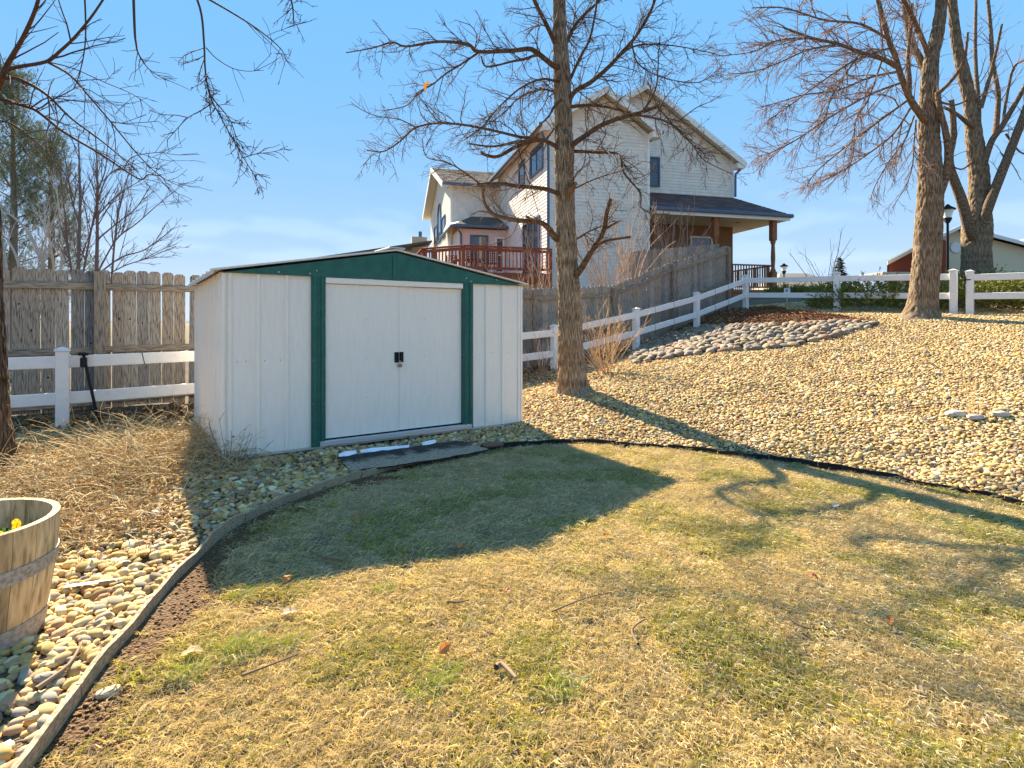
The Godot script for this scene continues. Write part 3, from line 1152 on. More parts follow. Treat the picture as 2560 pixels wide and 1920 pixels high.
func build_wood_fence() -> void:
	var tones := wood_tones()
	var hgrain := noise_tex(0.012, [[0.0, grey(0.45)], [0.4, grey(0.8)], [1.0, grey(1.0)]], 43, 5)
	var railm := [mat(0.44, 0.355, 0.26, 0.9, hgrain, Vector3(0.8, 8, 8), 0.3), mat(0.38, 0.31, 0.235, 0.9, hgrain, Vector3(0.8, 8, 8), 0.3)]
	var postm := mat(0.40, 0.325, 0.245, 0.9, noise_tex(0.012, [[0.0, grey(0.45)], [0.4, grey(0.8)], [1.0, grey(1.0)]], 45, 5), Vector3(8, 0.8, 8), 0.3)
	var A := Vector2(-6.2, 6.85)
	var B := Vector2(6.33, 16.4)
	var d := (B - A).normalized()
	var L := A.distance_to(B)
	var turn := atan2(d.y, d.x)
	var t := thing("wooden_fence", "weathered grey dog-ear board fence behind the white rails and shed", "fence")
	var rng := RandomNumberGenerator.new()
	rng.seed = 31
	var shapes := {}
	var knot := pebble(5, 8, 4)
	var knotm := mat(0.035, 0.025, 0.02, 0.9)
	var s := -0.9
	var w := 0.138
	while s < L:
		var p := A + d * s
		var top := fence_top(s)
		var g := gh(p.x, p.y)
		var h := snappedf(top - g + 0.0, 0.03) + 0.0
		var wi := 0.138
		if s > 1.9 and s < 2.05:
			wi = 0.07
		var key := str(h, wi)
		if not shapes.has(key):
			shapes[key] = picket(wi, h, 0.016, 0.03)
		var o := part("picket", shapes[key], tones[rng.randi() % 6], t)
		o.transform = Transform3D(Basis(Vector3.UP, turn + rng.randfn(0, 0.02)) * Basis(Vector3(0, 0, 1), rng.randfn(0, 0.008)), Vector3(p.x, top - h + rng.randf_range(-0.02, 0.016), -p.y))
		if s < 3.0 and wi > 0.1 and rng.randf() < 0.75:
			var kn := part("knot", knot, knotm, o)
			kn.transform = Transform3D(Basis.from_scale(Vector3(rng.randf_range(0.006, 0.013), rng.randf_range(0.009, 0.02), 0.003)), Vector3(rng.randf_range(-0.04, 0.04), rng.randf_range(0.4, h - 0.3), 0.0))
		s += wi + (rng.randf_range(0.003, 0.010) if s < 6.0 else rng.randf_range(0.003, 0.008))
	# posts and rails stand on the camera's side
	var nrm := Vector2(d.y, -d.x)
	var posts := [-2.2, 0.98 - 0.05, 3.4, 5.9, 8.35, 10.8, 13.1, L - 0.06]
	for k in posts.size():
		var q: float = posts[k]
		var p := A + d * q + nrm * 0.062
		var g := gh(p.x, p.y)
		var top := fence_top(q) - 0.05
		if k == 1:
			top = fence_top(q) - 0.02
		var o := part("post", boxmesh(Vector3(0.125 if k == 1 else 0.1, top - g + 0.1, 0.085), 0.006), postm, t)
		o.transform = Transform3D(Basis(Vector3.UP, turn), Vector3(p.x, (top + g - 0.1) / 2, -p.y))
		if k == posts.size() - 1:
			break
		var q2: float = posts[k + 1]
		for r in 3:
			var drop: float = [0.22, 1.05, 1.72][r]
			var a2 := A + d * (q + 0.052) + nrm * 0.024
			var b2 := A + d * (q2 - 0.052) + nrm * 0.024
			var pa := Vector3(a2.x, fence_top(q) - drop, -a2.y)
			var pb := Vector3(b2.x, fence_top(q2) - drop, -b2.y)
			var o2 := part("rail", boxmesh(Vector3(pa.distance_to(pb), 0.088, 0.04), 0.005), railm[(k + r) % 2], t)
			var xd := (pb - pa).normalized()
			var zd := xd.cross(Vector3.UP).normalized()
			o2.transform = Transform3D(Basis(xd, zd.cross(xd), zd), (pa + pb) / 2 + Vector3(0, rng.randf_range(-0.015, 0.015), 0))
	# the run from its far corner back to the house
	var t2 := thing("wooden_fence", "shaded dark board fence and gate running from the house corner", "fence")
	var C := Vector2(6.2, 16.75)
	var D := Vector2(3.85, 18.75)
	var dd := (D - C).normalized()
	var turn2 := atan2(dd.y, dd.x)
	s = 0.07
	while s < C.distance_to(D):
		var p := C + dd * s
		var top := lerpf(3.62, 3.62, s / 3.0)
		var h := snappedf(top - gh(p.x, p.y), 0.06)
		var key := str(h)
		if not shapes.has(key):
			shapes[key] = picket(w, h, 0.016, 0.03)
		var o := part("picket", shapes[key], tones[rng.randi() % 6], t2)
		o.transform = Transform3D(Basis(Vector3.UP, turn2 + PI), Vector3(p.x, top - h, -p.y))
		s += w + 0.006
	for q: float in [0.9, 2.1]:
		var p := C + dd * q + Vector2(-dd.y, dd.x) * -0.08
		var o := part("post", boxmesh(Vector3(0.1, 2.2, 0.09), 0.006), postm, t2)
		o.transform = Transform3D(Basis(Vector3.UP, turn2), Vector3(p.x, 3.68 - 1.1, -p.y))
	for drop in [0.25, 1.1]:
		var p := (C + D) / 2 + Vector2(-dd.y, dd.x) * -0.03
		var o := part("rail", boxmesh(Vector3(C.distance_to(D) - 0.1, 0.09, 0.04), 0.005), railm[1], t2)
		o.transform = Transform3D(Basis(Vector3.UP, turn2), Vector3(p.x, 3.62 - drop, -p.y))

func white_post(t: Node3D, p: Vector3, turn: float, vinyl: Material, h := 1.0, w := 0.125) -> void:
	var o := part("post", boxmesh(Vector3(w, h + 0.15, w), 0.006), vinyl, t)
	o.transform = Transform3D(Basis(Vector3.UP, turn), p + Vector3(0, h / 2 - 0.075, 0))
	var b := Buf.new()
	var e := w / 2 + 0.012
	b.box(Vector3(0, 0.012, 0), Vector3(e * 2, 0.022, e * 2), 0.003)
	var top := Vector3(0, 0.052, 0)
	var q := [Vector3(-e, 0.024, -e), Vector3(e, 0.024, -e), Vector3(e, 0.024, e), Vector3(-e, 0.024, e)]
	for k in 4:
		b.tri(q[k], top, q[(k + 1) % 4])
	var c := part("cap", b.mesh(), vinyl, o)
	c.position = Vector3(0, (h + 0.15) / 2, 0)

func white_rail(t: Node3D, a: Vector3, b: Vector3, vinyl: Material) -> void:
	var o := part("rail", boxmesh(Vector3(a.distance_to(b), 0.135, 0.04), 0.006), vinyl, t)
	var xd := (b - a).normalized()
	var zd := xd.cross(Vector3.UP).normalized()
	o.transform = Transform3D(Basis(xd, zd.cross(xd), zd), (a + b) / 2)

func build_white_fence() -> void:
	var vinyl := mat(0.86, 0.84, 0.81, 0.38, noise_tex(0.01, [[0.0, grey(0.95)], [0.4, grey(0.985)], [1.0, grey(1.0)]], 47, 4), Vector3(1.5, 1.5, 1.5))
	var t := thing("rail_fence", "long white vinyl two-rail fence climbing the bank behind the shed", "fence")
	# base heights are read from the rails in the picture, the posts reach the soil
	var run := []
	for k in [[-2.5, 0.0], [0.0, 0.0], [2.55, 0.03], [5.1, 0.08], [7.62, 0.24], [10.17, 0.62], [12.6, 1.06], [15.04, 1.63]]:
		var p: Vector2 = FENCE_A + FENCE_D * k[0]
		run.append(Vector3(p.x, k[1], -p.y))
	run.append(Vector3(7.95, 1.52, -13.7))
	run.append(Vector3(9.42, 1.42, -11.95))
	for k in run.size():
		var p: Vector3 = run[k]
		var q: Vector3 = run[k + 1] if k + 1 < run.size() else run[k - 1]
		var turn := atan2(-(q.z - p.z), q.x - p.x)
		var g := minf(gh(p.x, -p.z), p.y) - 0.02
		white_post(t, Vector3(p.x, g, p.z), turn, vinyl, p.y + 0.93 - g)
		if k + 1 < run.size():
			var d := (q - p).normalized() * 0.045
			for y in [0.40, 0.81]:
				white_rail(t, p + d + Vector3(0, y, 0), q - d + Vector3(0, y, 0), vinyl)
	# gate
	var g2 := thing("rail_gate", "white two-rail gate with black latch beside the large trunk", "gate")
	var P := Vector3(9.60, 1.41, -11.74)
	var Q := Vector3(12.1, 1.34, -9.0)
	var turn2 := atan2(-(Q.z - P.z), Q.x - P.x)
	white_post(g2, P, turn2, vinyl, 0.90)
	var dg := (Q - P).normalized() * 0.06
	for y in [0.40, 0.79]:
		white_rail(g2, P + dg + Vector3(0, y, 0), Q - dg + Vector3(0, y, 0), vinyl)
	white_post(g2, Q, turn2, vinyl, 0.9)
	var iron := mat(0.012, 0.012, 0.012, 0.5)
	var lb := Buf.new()
	lb.box(Vector3(0, 0, 0), Vector3(0.2, 0.022, 0.02), 0.004)
	lb.box(Vector3(0, 0, 0.004), Vector3(0.026, 0.15, 0.02), 0.004)
	lb.tube(PackedVector3Array([Vector3(0.0, -0.07, 0.012), Vector3(0.0, -0.4, 0.012)]), PackedFloat32Array([0.006, 0.006]), 6)
	var la := part("latch", lb.mesh(), iron, g2)
	la.transform = Transform3D(Basis(Vector3.UP, turn2 + 0.2), Vector3(9.50, 1.41 + 0.74, -11.74))
	# black ties that hold the wire to the rails
	var tie := boxmesh(Vector3(0.008, 0.142, 0.048), 0.002)
	var rng := RandomNumberGenerator.new()
	rng.seed = 3
	for k in [1, 5, 6]:
		for f in [0.3, 0.62]:
			var p: Vector3 = run[k].lerp(run[k + 1], f + rng.randf_range(-0.06, 0.06))
			var turn := atan2(-(run[k + 1].z - run[k].z), run[k + 1].x - run[k].x)
			for y in [0.40, 0.81]:
				if k == 1 and y < 0.5: continue
				var o := part("wire_tie", tie, iron, t)
				o.transform = Transform3D(Basis(Vector3.UP, turn) * Basis(Vector3(0, 0, 1), 0.2), p + Vector3(0, y, 0))
	# the stake that leans on the rail
	var st := Buf.new()
	var a := Vector3(-4.72, 0.03, -6.42)
	var b := Vector3(-4.87, 0.9, -6.36)
	st.tube(PackedVector3Array([a, b]), PackedFloat32Array([0.016, 0.016]), 8)
	var stake := thing("metal_stake", "thin black metal stake leaning on the white rail beside its post", "stake")
	part("shaft", st.mesh(), mat(0.02, 0.019, 0.018, 0.55), stake)
	part("clamp", boxmesh(Vector3(0.05, 0.11, 0.06), 0.008, b + Vector3(0.005, -0.1, 0)), mat(0.02, 0.019, 0.018, 0.55), stake)
	part("head", boxmesh(Vector3(0.1, 0.035, 0.05), 0.008, b + Vector3(0, -0.005, 0)), mat(0.02, 0.019, 0.018, 0.55), stake)

# ------------------------------------------------------------------ the neighbour's house
# a wall face of lapped siding: outline in the wall's own plane (x right, y up, z out)
func siding(poly: PackedVector2Array, course := 0.115) -> ArrayMesh:
	var b := Buf.new()
	var lo := 1e9
	var hi := -1e9
	for p in poly:
		lo = minf(lo, p.y)
		hi = maxf(hi, p.y)
	var y := lo
	while y < hi - 0.003:
		var y1 := minf(y + course, hi - 0.001)
		var a := _span(poly, y + 0.0005)
		var c := _span(poly, y1)
		if a.y > a.x and c.y > c.x - 1e-4:
			var d := 0.016
			b.quad(Vector3(a.x, y, d), Vector3(c.x, y1, 0.002), Vector3(c.y, y1, 0.002), Vector3(a.y, y, d))
			b.quad(Vector3(a.x, y, d), Vector3(a.y, y, d), Vector3(a.y, y, 0.001), Vector3(a.x, y, 0.001))
		y += course
	return b.mesh()

func _span(poly: PackedVector2Array, y: float) -> Vector2:
	var lo := 1e9
	var hi := -1e9
	for k in poly.size():
		var p := poly[k]
		var q := poly[(k + 1) % poly.size()]
		if (p.y <= y and q.y >= y) or (q.y <= y and p.y >= y):
			var t := 0.0 if absf(q.y - p.y) < 1e-6 else (y - p.y) / (q.y - p.y)
			var x := lerpf(p.x, q.x, t)
			lo = minf(lo, x)
			hi = maxf(hi, x)
			if absf(q.y - p.y) < 1e-6:
				lo = minf(lo, minf(p.x, q.x))
				hi = maxf(hi, maxf(p.x, q.x))
	return Vector2(lo, hi)

func plane_at(o: Node3D, origin: Vector3, xdir: Vector3) -> void:
	var z := xdir.cross(Vector3.UP).normalized()
	o.transform = Transform3D(Basis(xdir, Vector3.UP, z), origin)

# a window in a wall plane: frame proud of the siding, glass set back in it
func window(parent: Node3D, called: String, origin: Vector3, xdir: Vector3, w: float, h: float, frame: Material, glass: Material, bars := 1, arch := false, across := 0) -> MeshInstance3D:
	var b := Buf.new()
	var f := 0.07
	b.box(Vector3(f / 2, h / 2, 0.03), Vector3(f, h, 0.06), 0.006)
	b.box(Vector3(w - f / 2, h / 2, 0.03), Vector3(f, h, 0.06), 0.006)
	b.box(Vector3(w / 2, f / 2, 0.032), Vector3(w - 2 * f, f, 0.064), 0.006)
	if arch:
		var pts := PackedVector3Array()
		var rr := PackedFloat32Array()
		for k in 13:
			var a := PI * k / 12
			pts.append(Vector3(w / 2 - cos(a) * (w / 2 - f / 2), h + sin(a) * (w / 2 - f / 2), 0.03))
			rr.append(f / 2)
		b.tube(pts, rr, 6)
	else:
		b.box(Vector3(w / 2, h - f / 2, 0.032), Vector3(w - 2 * f, f, 0.064), 0.006)
	for k in bars:
		b.box(Vector3(w * (k + 1) / (bars + 1), h / 2, 0.028), Vector3(0.045, h - 2 * f, 0.04), 0.005)
	for k in across:
		b.box(Vector3(w / 2, h * (k + 1) / (across + 1), 0.0285), Vector3(w - 2 * f, 0.045, 0.041), 0.005)
	var o := part(called, b.mesh(), frame, parent)
	plane_at(o, origin, xdir)
	for k in bars + 1:
		for j in across + 1:
			var g := Buf.new()
			var x0 := w * k / (bars + 1) + 0.03
			var x1 := w * (k + 1) / (bars + 1) - 0.03
			var y0 := h * j / (across + 1) + 0.03
			var y1 := h * (j + 1) / (across + 1) - (0.03 if not arch else 0.0)
			g.box(Vector3((x0 + x1) / 2, (y0 + y1) / 2, 0.022), Vector3(x1 - x0, y1 - y0, 0.012), 0.001)
			if arch:
				var pl := PackedVector3Array([])
				for q in 13:
					var a := PI * q / 12
					pl.append(Vector3(w / 2 - cos(a) * (w / 2 - f / 2), h + sin(a) * (w / 2 - f / 2), 0.02))
				g.solid(pl, Vector3(0, 0, 0.008))
			part("pane", g.mesh(), glass, o)
	return o

func slab(parent: Node3D, called: String, q: PackedVector3Array, thick: float, m: Material) -> MeshInstance3D:
	var b := Buf.new()
	b.solid(q, Vector3(0, thick, 0))
	return part(called, b.mesh(), m, parent)

# rows of shingles on a roof plane given by eave left, eave right, ridge right, ridge left
func shingles(parent: Node3D, el: Vector3, er: Vector3, rr: Vector3, rl: Vector3, m: Array, seed_: int) -> void:
	var rng := RandomNumberGenerator.new()
	rng.seed = seed_
	var rows := int(el.distance_to(rl) / 0.16)
	var n := (er - el).cross(rl - el).normalized()
	if n.y < 0: n = -n
	var bufs := [Buf.new(), Buf.new(), Buf.new()]
	for r in rows:
		var f0 := float(r) / rows
		var f1 := float(r + 1) / rows + 0.02 / rows
		var a := el.lerp(rl, f0)
		var b := er.lerp(rr, f0)
		var a1 := el.lerp(rl, f1)
		var b1 := er.lerp(rr, f1)
		var wid := a.distance_to(b)
		var x := 0.0
		while x < wid - 0.01:
			var x1 := minf(x + rng.randf_range(0.18, 0.42), wid)
			var p := a.lerp(b, x / wid)
			var q := a.lerp(b, x1 / wid)
			var p1 := a1.lerp(b1, x / wid)
			var q1 := a1.lerp(b1, x1 / wid)
			var th := rng.randf_range(0.012, 0.022)
			var bu: Buf = bufs[rng.randi() % 3]
			bu.quad(p + n * th, p1 + n * 0.004, q1 + n * 0.004, q + n * th)
			bu.quad(p + n * th, q + n * th, q, p)
			x = x1
	for k in 3:
		if bufs[k].v.size():
			var o := part("shingles", bufs[k].mesh(), m[k], parent)
			o.set_meta("kind", "stuff")

func build_house() -> void:
	var sidem := mat(0.87, 0.80, 0.69, 0.6, noise_tex(0.01, [[0.0, grey(0.9)], [1.0, grey(1.0)]], 51, 4), Vector3(0.6, 0.6, 0.6))
	var trim := mat(0.84, 0.80, 0.73, 0.55)
	var slate := mat(0.10, 0.145, 0.21, 0.45)
	var shg := [mat(0.135, 0.115, 0.11, 0.95), mat(0.175, 0.145, 0.13, 0.95), mat(0.11, 0.10, 0.105, 0.95)]
	var shred := [mat(0.125, 0.08, 0.075, 0.95), mat(0.16, 0.105, 0.095, 0.95), mat(0.105, 0.075, 0.075, 0.95)]
	var glass := mat(0.035, 0.045, 0.06, 0.06)
	glass.metallic_specular = 0.9
	var soff := mat(0.66, 0.60, 0.48, 0.7)
	var cedar := mat(0.52, 0.20, 0.08, 0.6, noise_tex(0.015, [[0.0, grey(0.6)], [1.0, grey(1.0)]], 53, 4), Vector3(4, 0.7, 4))
	var brick := mat(0.36, 0.235, 0.15, 0.9, noise_tex(0.06, [[0.0, Color(0.55, 0.5, 0.45)], [0.5, Color(0.85, 0.8, 0.75)], [1.0, Color(1, 0.95, 0.9)]], 54, 3), Vector3(1.6, 4.5, 1.6), 0.4)
	var core := mat(0.6, 0.57, 0.5, 0.8)
	var H := thing("house", "two-storey cream sided house with gable roofs, deck side and porch", "house", Vector3(1.534, -0.375, -23.4), 0.2578)
	H.scale = Vector3.ONE * 1.3
	var X := Vector3(1, 0, 0)
	var Z := Vector3(0, 0, 1)
	var base := 0.6
	# --- cores (solid volumes behind the siding)
	var b := Buf.new()
	b.solid(PackedVector3Array([Vector3(0.01, base, -0.01), Vector3(3.52, base, -0.01), Vector3(3.52, 7.62, -0.01), Vector3(1.85, 8.75, -0.01), Vector3(0.01, 7.62, -0.01)]), Vector3(0, 0, -7.2))
	part("wall", b.mesh(), core, H)
	b = Buf.new()
	b.solid(PackedVector3Array([Vector3(0.37, base, -1.51), Vector3(7.89, base, -1.51), Vector3(7.89, 7.42, -1.51), Vector3(4.13, 9.75, -1.51), Vector3(0.37, 7.42, -1.51)]), Vector3(0, 0, -9.0))
	part("wall", b.mesh(), core, H)
	b = Buf.new()
	b.solid(PackedVector3Array([Vector3(-2.07, base, -7.07), Vector3(-2.07, base, -14.7), Vector3(-2.07, 7.24, -14.7), Vector3(-2.07, 8.8, -10.9), Vector3(-2.07, 7.24, -7.07)]), Vector3(5.0, 0, 0))
	part("wall", b.mesh(), core, H)
	b = Buf.new()
	b.solid(PackedVector3Array([Vector3(-1.99, base, -5.51), Vector3(0.2, base, -5.51), Vector3(0.2, 5.1, -5.51), Vector3(-1.99, 5.1, -5.51)]), Vector3(0, 0, -4.0))
	part("wall", b.mesh(), core, H)
	# --- siding
	var o := part("siding", siding(PackedVector2Array([Vector2(0, base), Vector2(3.53, base), Vector2(3.53, 7.62), Vector2(1.85, 8.75), Vector2(0, 7.62)])), sidem, H)
	o = part("siding", siding(PackedVector2Array([Vector2(0, base), Vector2(7.06, base), Vector2(7.06, 7.62), Vector2(0, 7.62)])), sidem, H)
	plane_at(o, Vector3(0, 0, -7.06), Z)
	o = part("siding", siding(PackedVector2Array([Vector2(0.4, 5.6), Vector2(7.9, 5.6), Vector2(7.9, 7.42), Vector2(4.13, 9.75), Vector2(0.4, 7.42)])), sidem, H)
	o.position = Vector3(0, 0, -1.5)
	o = part("siding", siding(PackedVector2Array([Vector2(-2.08, 5.0), Vector2(0, 5.0), Vector2(0, 7.24), Vector2(-2.08, 7.24)])), sidem, H)
	o.position = Vector3(0, 0, -7.06)
	o = part("siding", siding(PackedVector2Array([Vector2(0, base), Vector2(7.7, base), Vector2(7.7, 7.24), Vector2(3.85, 8.8), Vector2(0, 7.24)])), sidem, H)
	plane_at(o, Vector3(-2.08, 0, -14.76), Z)
	o = part("siding", siding(PackedVector2Array([Vector2(-2.0, base), Vector2(0, base), Vector2(0, 5.08), Vector2(-2.0, 5.08)])), mat(0.70, 0.62, 0.56, 0.6), H)
	o.position = Vector3(0, 0, -5.5)
	o = part("siding", siding(PackedVector2Array([Vector2(0, base), Vector2(1.57, base), Vector2(1.57, 5.08), Vector2(0, 5.08)])), sidem, H)
	plane_at(o, Vector3(-2.0, 0, -7.06), Z)
	o = part("brick_wall", boxmesh(Vector3(4.4, 3.6, 0.02), 0.002, Vector3(5.72, 3.85, -1.495)), brick, H)
	# corner boards
	for c in [[0.0, 0.02, 4.1, 7.0], [3.53, 0.02, 4.1, 7.0], [7.9, -1.48, 6.5, 2.0], [-2.08, -7.05, 6.1, 2.2], [-2.0, -5.49, 2.85, 4.5]]:
		part("corner_board", boxmesh(Vector3(0.09, c[3], 0.05), 0.004, Vector3(c[0], c[2], c[1])), trim, H)
	# --- roofs
	var oh := 0.32
	# front gable volume: ridge runs back
	var e := 7.62 - 0.2
	var rdg := 8.75 + 0.05
	for sgn: float in [-1.0, 1.0]:
		var xr := 1.85
		var xe: float = -0.32 if sgn < 0 else 3.85
		var ye := rdg - absf(xr - xe) * (8.75 - 7.62) / 1.85
		var el := Vector3(xe, ye, 0.34)
		var er := Vector3(xe, ye, -7.3)
		var rf := slab(H, "roof", PackedVector3Array([Vector3(xr, rdg, 0.34), el, er, Vector3(xr, rdg, -7.3)]), 0.1, soff)
		shingles(rf, el + Vector3(0, 0.1, 0), er + Vector3(0, 0.1, 0), Vector3(xr, rdg + 0.1, -7.3), Vector3(xr, rdg + 0.1, 0.34), shg, 1)
		var fb := Buf.new()
		fb.solid(PackedVector3Array([Vector3(xr, rdg - 0.12, 0.342), Vector3(xr, rdg + 0.11, 0.342), el + Vector3(0, 0.11, 0.002), el + Vector3(0, -0.12, 0.002)]), Vector3(0, 0, 0.035))
		part("fascia", fb.mesh(), trim, rf)
		part("gutter", boxmesh(Vector3(0.11, 0.12, 7.6), 0.02, Vector3(xe + sgn * 0.05, ye + 0.04, -3.48)), slate, rf)
		# boxed eave return
		part("eave_return", boxmesh(Vector3(0.32, 0.2, 0.36), 0.01, Vector3(xe - sgn * 0.17, ye - 0.06, 0.16)), trim, rf)
	# main gable behind
	for sgn: float in [-1.0, 1.0]:
		var xr := 4.13
		var xe := xr + sgn * 4.1
		var yr := 9.8
		var ye := yr - 4.1 * (9.75 - 7.42) / 3.76
		var el := Vector3(xe, ye, -1.16)
		var er := Vector3(xe, ye, -10.8)
		var rf := slab(H, "roof", PackedVector3Array([Vector3(xr, yr, -1.16), el, er, Vector3(xr, yr, -10.8)]), 0.1, soff)
		shingles(rf, el + Vector3(0, 0.1, 0), er + Vector3(0, 0.1, 0), Vector3(xr, yr + 0.1, -10.8), Vector3(xr, yr + 0.1, -1.16), shg, 2)
		var fb := Buf.new()
		fb.solid(PackedVector3Array([Vector3(xr, yr - 0.12, -1.158), Vector3(xr, yr + 0.11, -1.158), el + Vector3(0, 0.11, 0.002), el + Vector3(0, -0.12, 0.002)]), Vector3(0, 0, 0.035))
		part("fascia", fb.mesh(), trim, rf)
		if sgn > 0:
			part("gutter", boxmesh(Vector3(0.11, 0.12, 9.4), 0.02, Vector3(xe + 0.05, ye + 0.04, -5.9)), slate, rf)
			part("eave_return", boxmesh(Vector3(0.32, 0.2, 0.36), 0.01, Vector3(xe - 0.17, ye - 0.06, -1.34)), trim, rf)
	# wing: ridge runs across
	for sgn: float in [-1.0, 1.0]:
		var zr := -10.9
		var ze := zr + sgn * 4.2
		var yr := 8.86
		var ye := yr - 4.2 * (8.8 - 7.24) / 3.84
		var el := Vector3(-2.5, ye, ze)
		var er := Vector3(2.0, ye, ze)
		var rf := slab(H, "roof", PackedVector3Array([Vector3(-2.5, yr, zr), el, er, Vector3(2.0, yr, zr)]), 0.1, soff)
		shingles(rf, el + Vector3(0, 0.1, 0), er + Vector3(0, 0.1, 0), Vector3(2.0, yr + 0.1, zr), Vector3(-2.5, yr + 0.1, zr), shg, 3)
		var fb := Buf.new()
		fb.solid(PackedVector3Array([Vector3(-2.502, yr - 0.12, zr), Vector3(-2.502, yr + 0.11, zr), el + Vector3(-0.002, 0.11, 0), el + Vector3(-0.002, -0.12, 0)]), Vector3(-0.035, 0, 0))
		part("fascia", fb.mesh(), trim, rf)
		if sgn > 0:
			part("gutter", boxmesh(Vector3(4.4, 0.12, 0.11), 0.02, Vector3(-0.3, ye + 0.04, ze + 0.05)), slate, rf)
	# lean-to roof over the lower room
	var rl := slab(H, "roof", PackedVector3Array([Vector3(-2.3, 5.12, -5.2), Vector3(0.0, 5.12, -5.2), Vector3(0.0, 5.82, -7.0), Vector3(-1.2, 5.82, -7.0)]), 0.07, soff)
	shingles(rl, Vector3(-2.3, 5.19, -5.2), Vector3(-0.02, 5.19, -5.2), Vector3(-0.02, 5.89, -7.0), Vector3(-1.2, 5.89, -7.0), shg, 4)
	var rl2 := slab(H, "roof", PackedVector3Array([Vector3(-2.301, 5.12, -5.2), Vector3(-1.2, 5.821, -7.0), Vector3(-2.05, 5.821, -8.6), Vector3(-2.301, 5.12, -8.6)]), 0.07, soff)
	part("gutter", boxmesh(Vector3(2.42, 0.11, 0.1), 0.02, Vector3(-1.15, 5.15, -5.14)), slate, rl)
	part("gutter", boxmesh(Vector3(0.1, 0.11, 3.4), 0.02, Vector3(-2.36, 5.15, -6.9)), slate, rl2)
	# porch
	var pr := slab(H, "porch_roof", PackedVector3Array([Vector3(3.6, 5.02, 0.3), Vector3(9.0, 5.02, 0.3), Vector3(7.9, 5.95, -1.47), Vector3(3.6, 5.95, -1.47)]), 0.08, soff)
	shingles(pr, Vector3(3.56, 5.10, 0.3), Vector3(9.0, 5.10, 0.3), Vector3(7.92, 6.03, -1.47), Vector3(3.56, 6.03, -1.47), shred, 5)
	var pr2 := slab(H, "porch_roof", PackedVector3Array([Vector3(9.0, 5.02, 0.299), Vector3(9.0, 5.02, -6), Vector3(7.9, 5.95, -6), Vector3(7.9, 5.95, -1.47)]), 0.08, soff)
	shingles(pr2, Vector3(9.0, 5.10, 0.3), Vector3(9.0, 5.10, -6), Vector3(7.92, 6.03, -6), Vector3(7.92, 6.03, -1.47), shred, 6)
	part("ceiling", boxmesh(Vector3(5.3, 0.06, 1.75), 0.004, Vector3(6.28, 4.93, -0.6)), soff, pr)
	part("ceiling", boxmesh(Vector3(1.0, 0.06, 4.5), 0.004, Vector3(8.43, 4.928, -3.76)), soff, pr2)
	part("gutter", boxmesh(Vector3(5.5, 0.12, 0.1), 0.02, Vector3(6.3, 5.06, 0.35)), slate, pr)
	part("gutter", boxmesh(Vector3(0.1, 0.12, 6.2), 0.02, Vector3(9.06, 5.06, -2.75)), slate, pr2)
	part("fascia", boxmesh(Vector3(5.36, 0.14, 0.03), 0.003, Vector3(6.3, 4.96, 0.285)), trim, pr)
	part("downlight", boxmesh(Vector3(0.14, 0.01, 0.14), 0.003, Vector3(7.4, 4.894, -0.5)), mat(0.25, 0.1, 0.06, 0.6), pr)
	part("porch_floor", boxmesh(Vector3(5.4, 0.12, 6.0), 0.01, Vector3(6.25, 2.36, -2.85)), cedar, H)
	part("porch_skirt", boxmesh(Vector3(5.4, 0.55, 0.05), 0.005, Vector3(6.25, 2.03, 0.1)), cedar, H)
	for q in [[8.46, 0.05], [6.08, 0.05], [8.46, -3.0]]:
		var pb := Buf.new()
		var x: float = q[0]
		var z: float = q[1]
		pb.box(Vector3(x, 2.75, z), Vector3(0.2, 0.66, 0.2), 0.01)
		pb.box(Vector3(x, 4.55, z), Vector3(0.2, 0.7, 0.2), 0.01)
		pb.tube(PackedVector3Array([Vector3(x, 3.06, z), Vector3(x, 3.14, z), Vector3(x, 3.2, z), Vector3(x, 3.6, z), Vector3(x, 4.05, z), Vector3(x, 4.13, z), Vector3(x, 4.22, z)]), PackedFloat32Array([0.095, 0.095, 0.06, 0.078, 0.06, 0.09, 0.095]), 14)
		part("porch_post", pb.mesh(), cedar, H)
	# porch railing
	var pra := part("porch_railing", boxmesh(Vector3(3.9, 0.05, 0.07), 0.006, Vector3(6.42, 3.3, 0.05)), cedar, H)
	part("rail", boxmesh(Vector3(3.9, 0.05, 0.05), 0.006, Vector3(6.42, 2.52, 0.05)), cedar, pra)
	var bal := boxmesh(Vector3(0.035, 0.74, 0.035), 0.004)
	for k in 34:
		var q := part("baluster", bal, cedar, pra)
		q.position = Vector3(4.55 + k * 0.112, 2.91, 0.05)
	var prb := part("porch_railing", boxmesh(Vector3(0.07, 0.05, 3.0), 0.006, Vector3(8.46, 3.3, -1.5)), cedar, H)
	for k in 24:
		var q := part("baluster", bal, cedar, prb)
		q.position = Vector3(8.46, 2.91, -0.15 - k * 0.12)
	# windows
	window(H, "window", Vector3(0.0, 6.35, -1.95), Z, 1.45, 0.95, slate, glass, 1)
	window(H, "window", Vector3(0.0, 6.35, -3.5), Z, 0.8, 0.95, slate, glass, 0)
	window(H, "sliding_door", Vector3(0.0, 2.85, -2.9), Z, 2.0, 2.05, slate, glass, 2)
	window(H, "window", Vector3(4.3, 6.25, -1.49), X, 0.5, 1.1, slate, glass, 0, false, 1)
	window(H, "window", Vector3(-2.08, 5.3, -12.9), Z, 1.2, 1.0, slate, glass, 0)
	window(H, "arched_window", Vector3(-2.08, 5.3, -11.45), Z, 1.2, 1.3, slate, glass, 0, true)
	window(H, "window", Vector3(-2.08, 5.3, -10.0), Z, 1.2, 1.0, slate, glass, 0)
	window(H, "door", Vector3(-1.55, 2.85, -5.48), X, 0.75, 2.0, slate, glass, 0, false, 1)
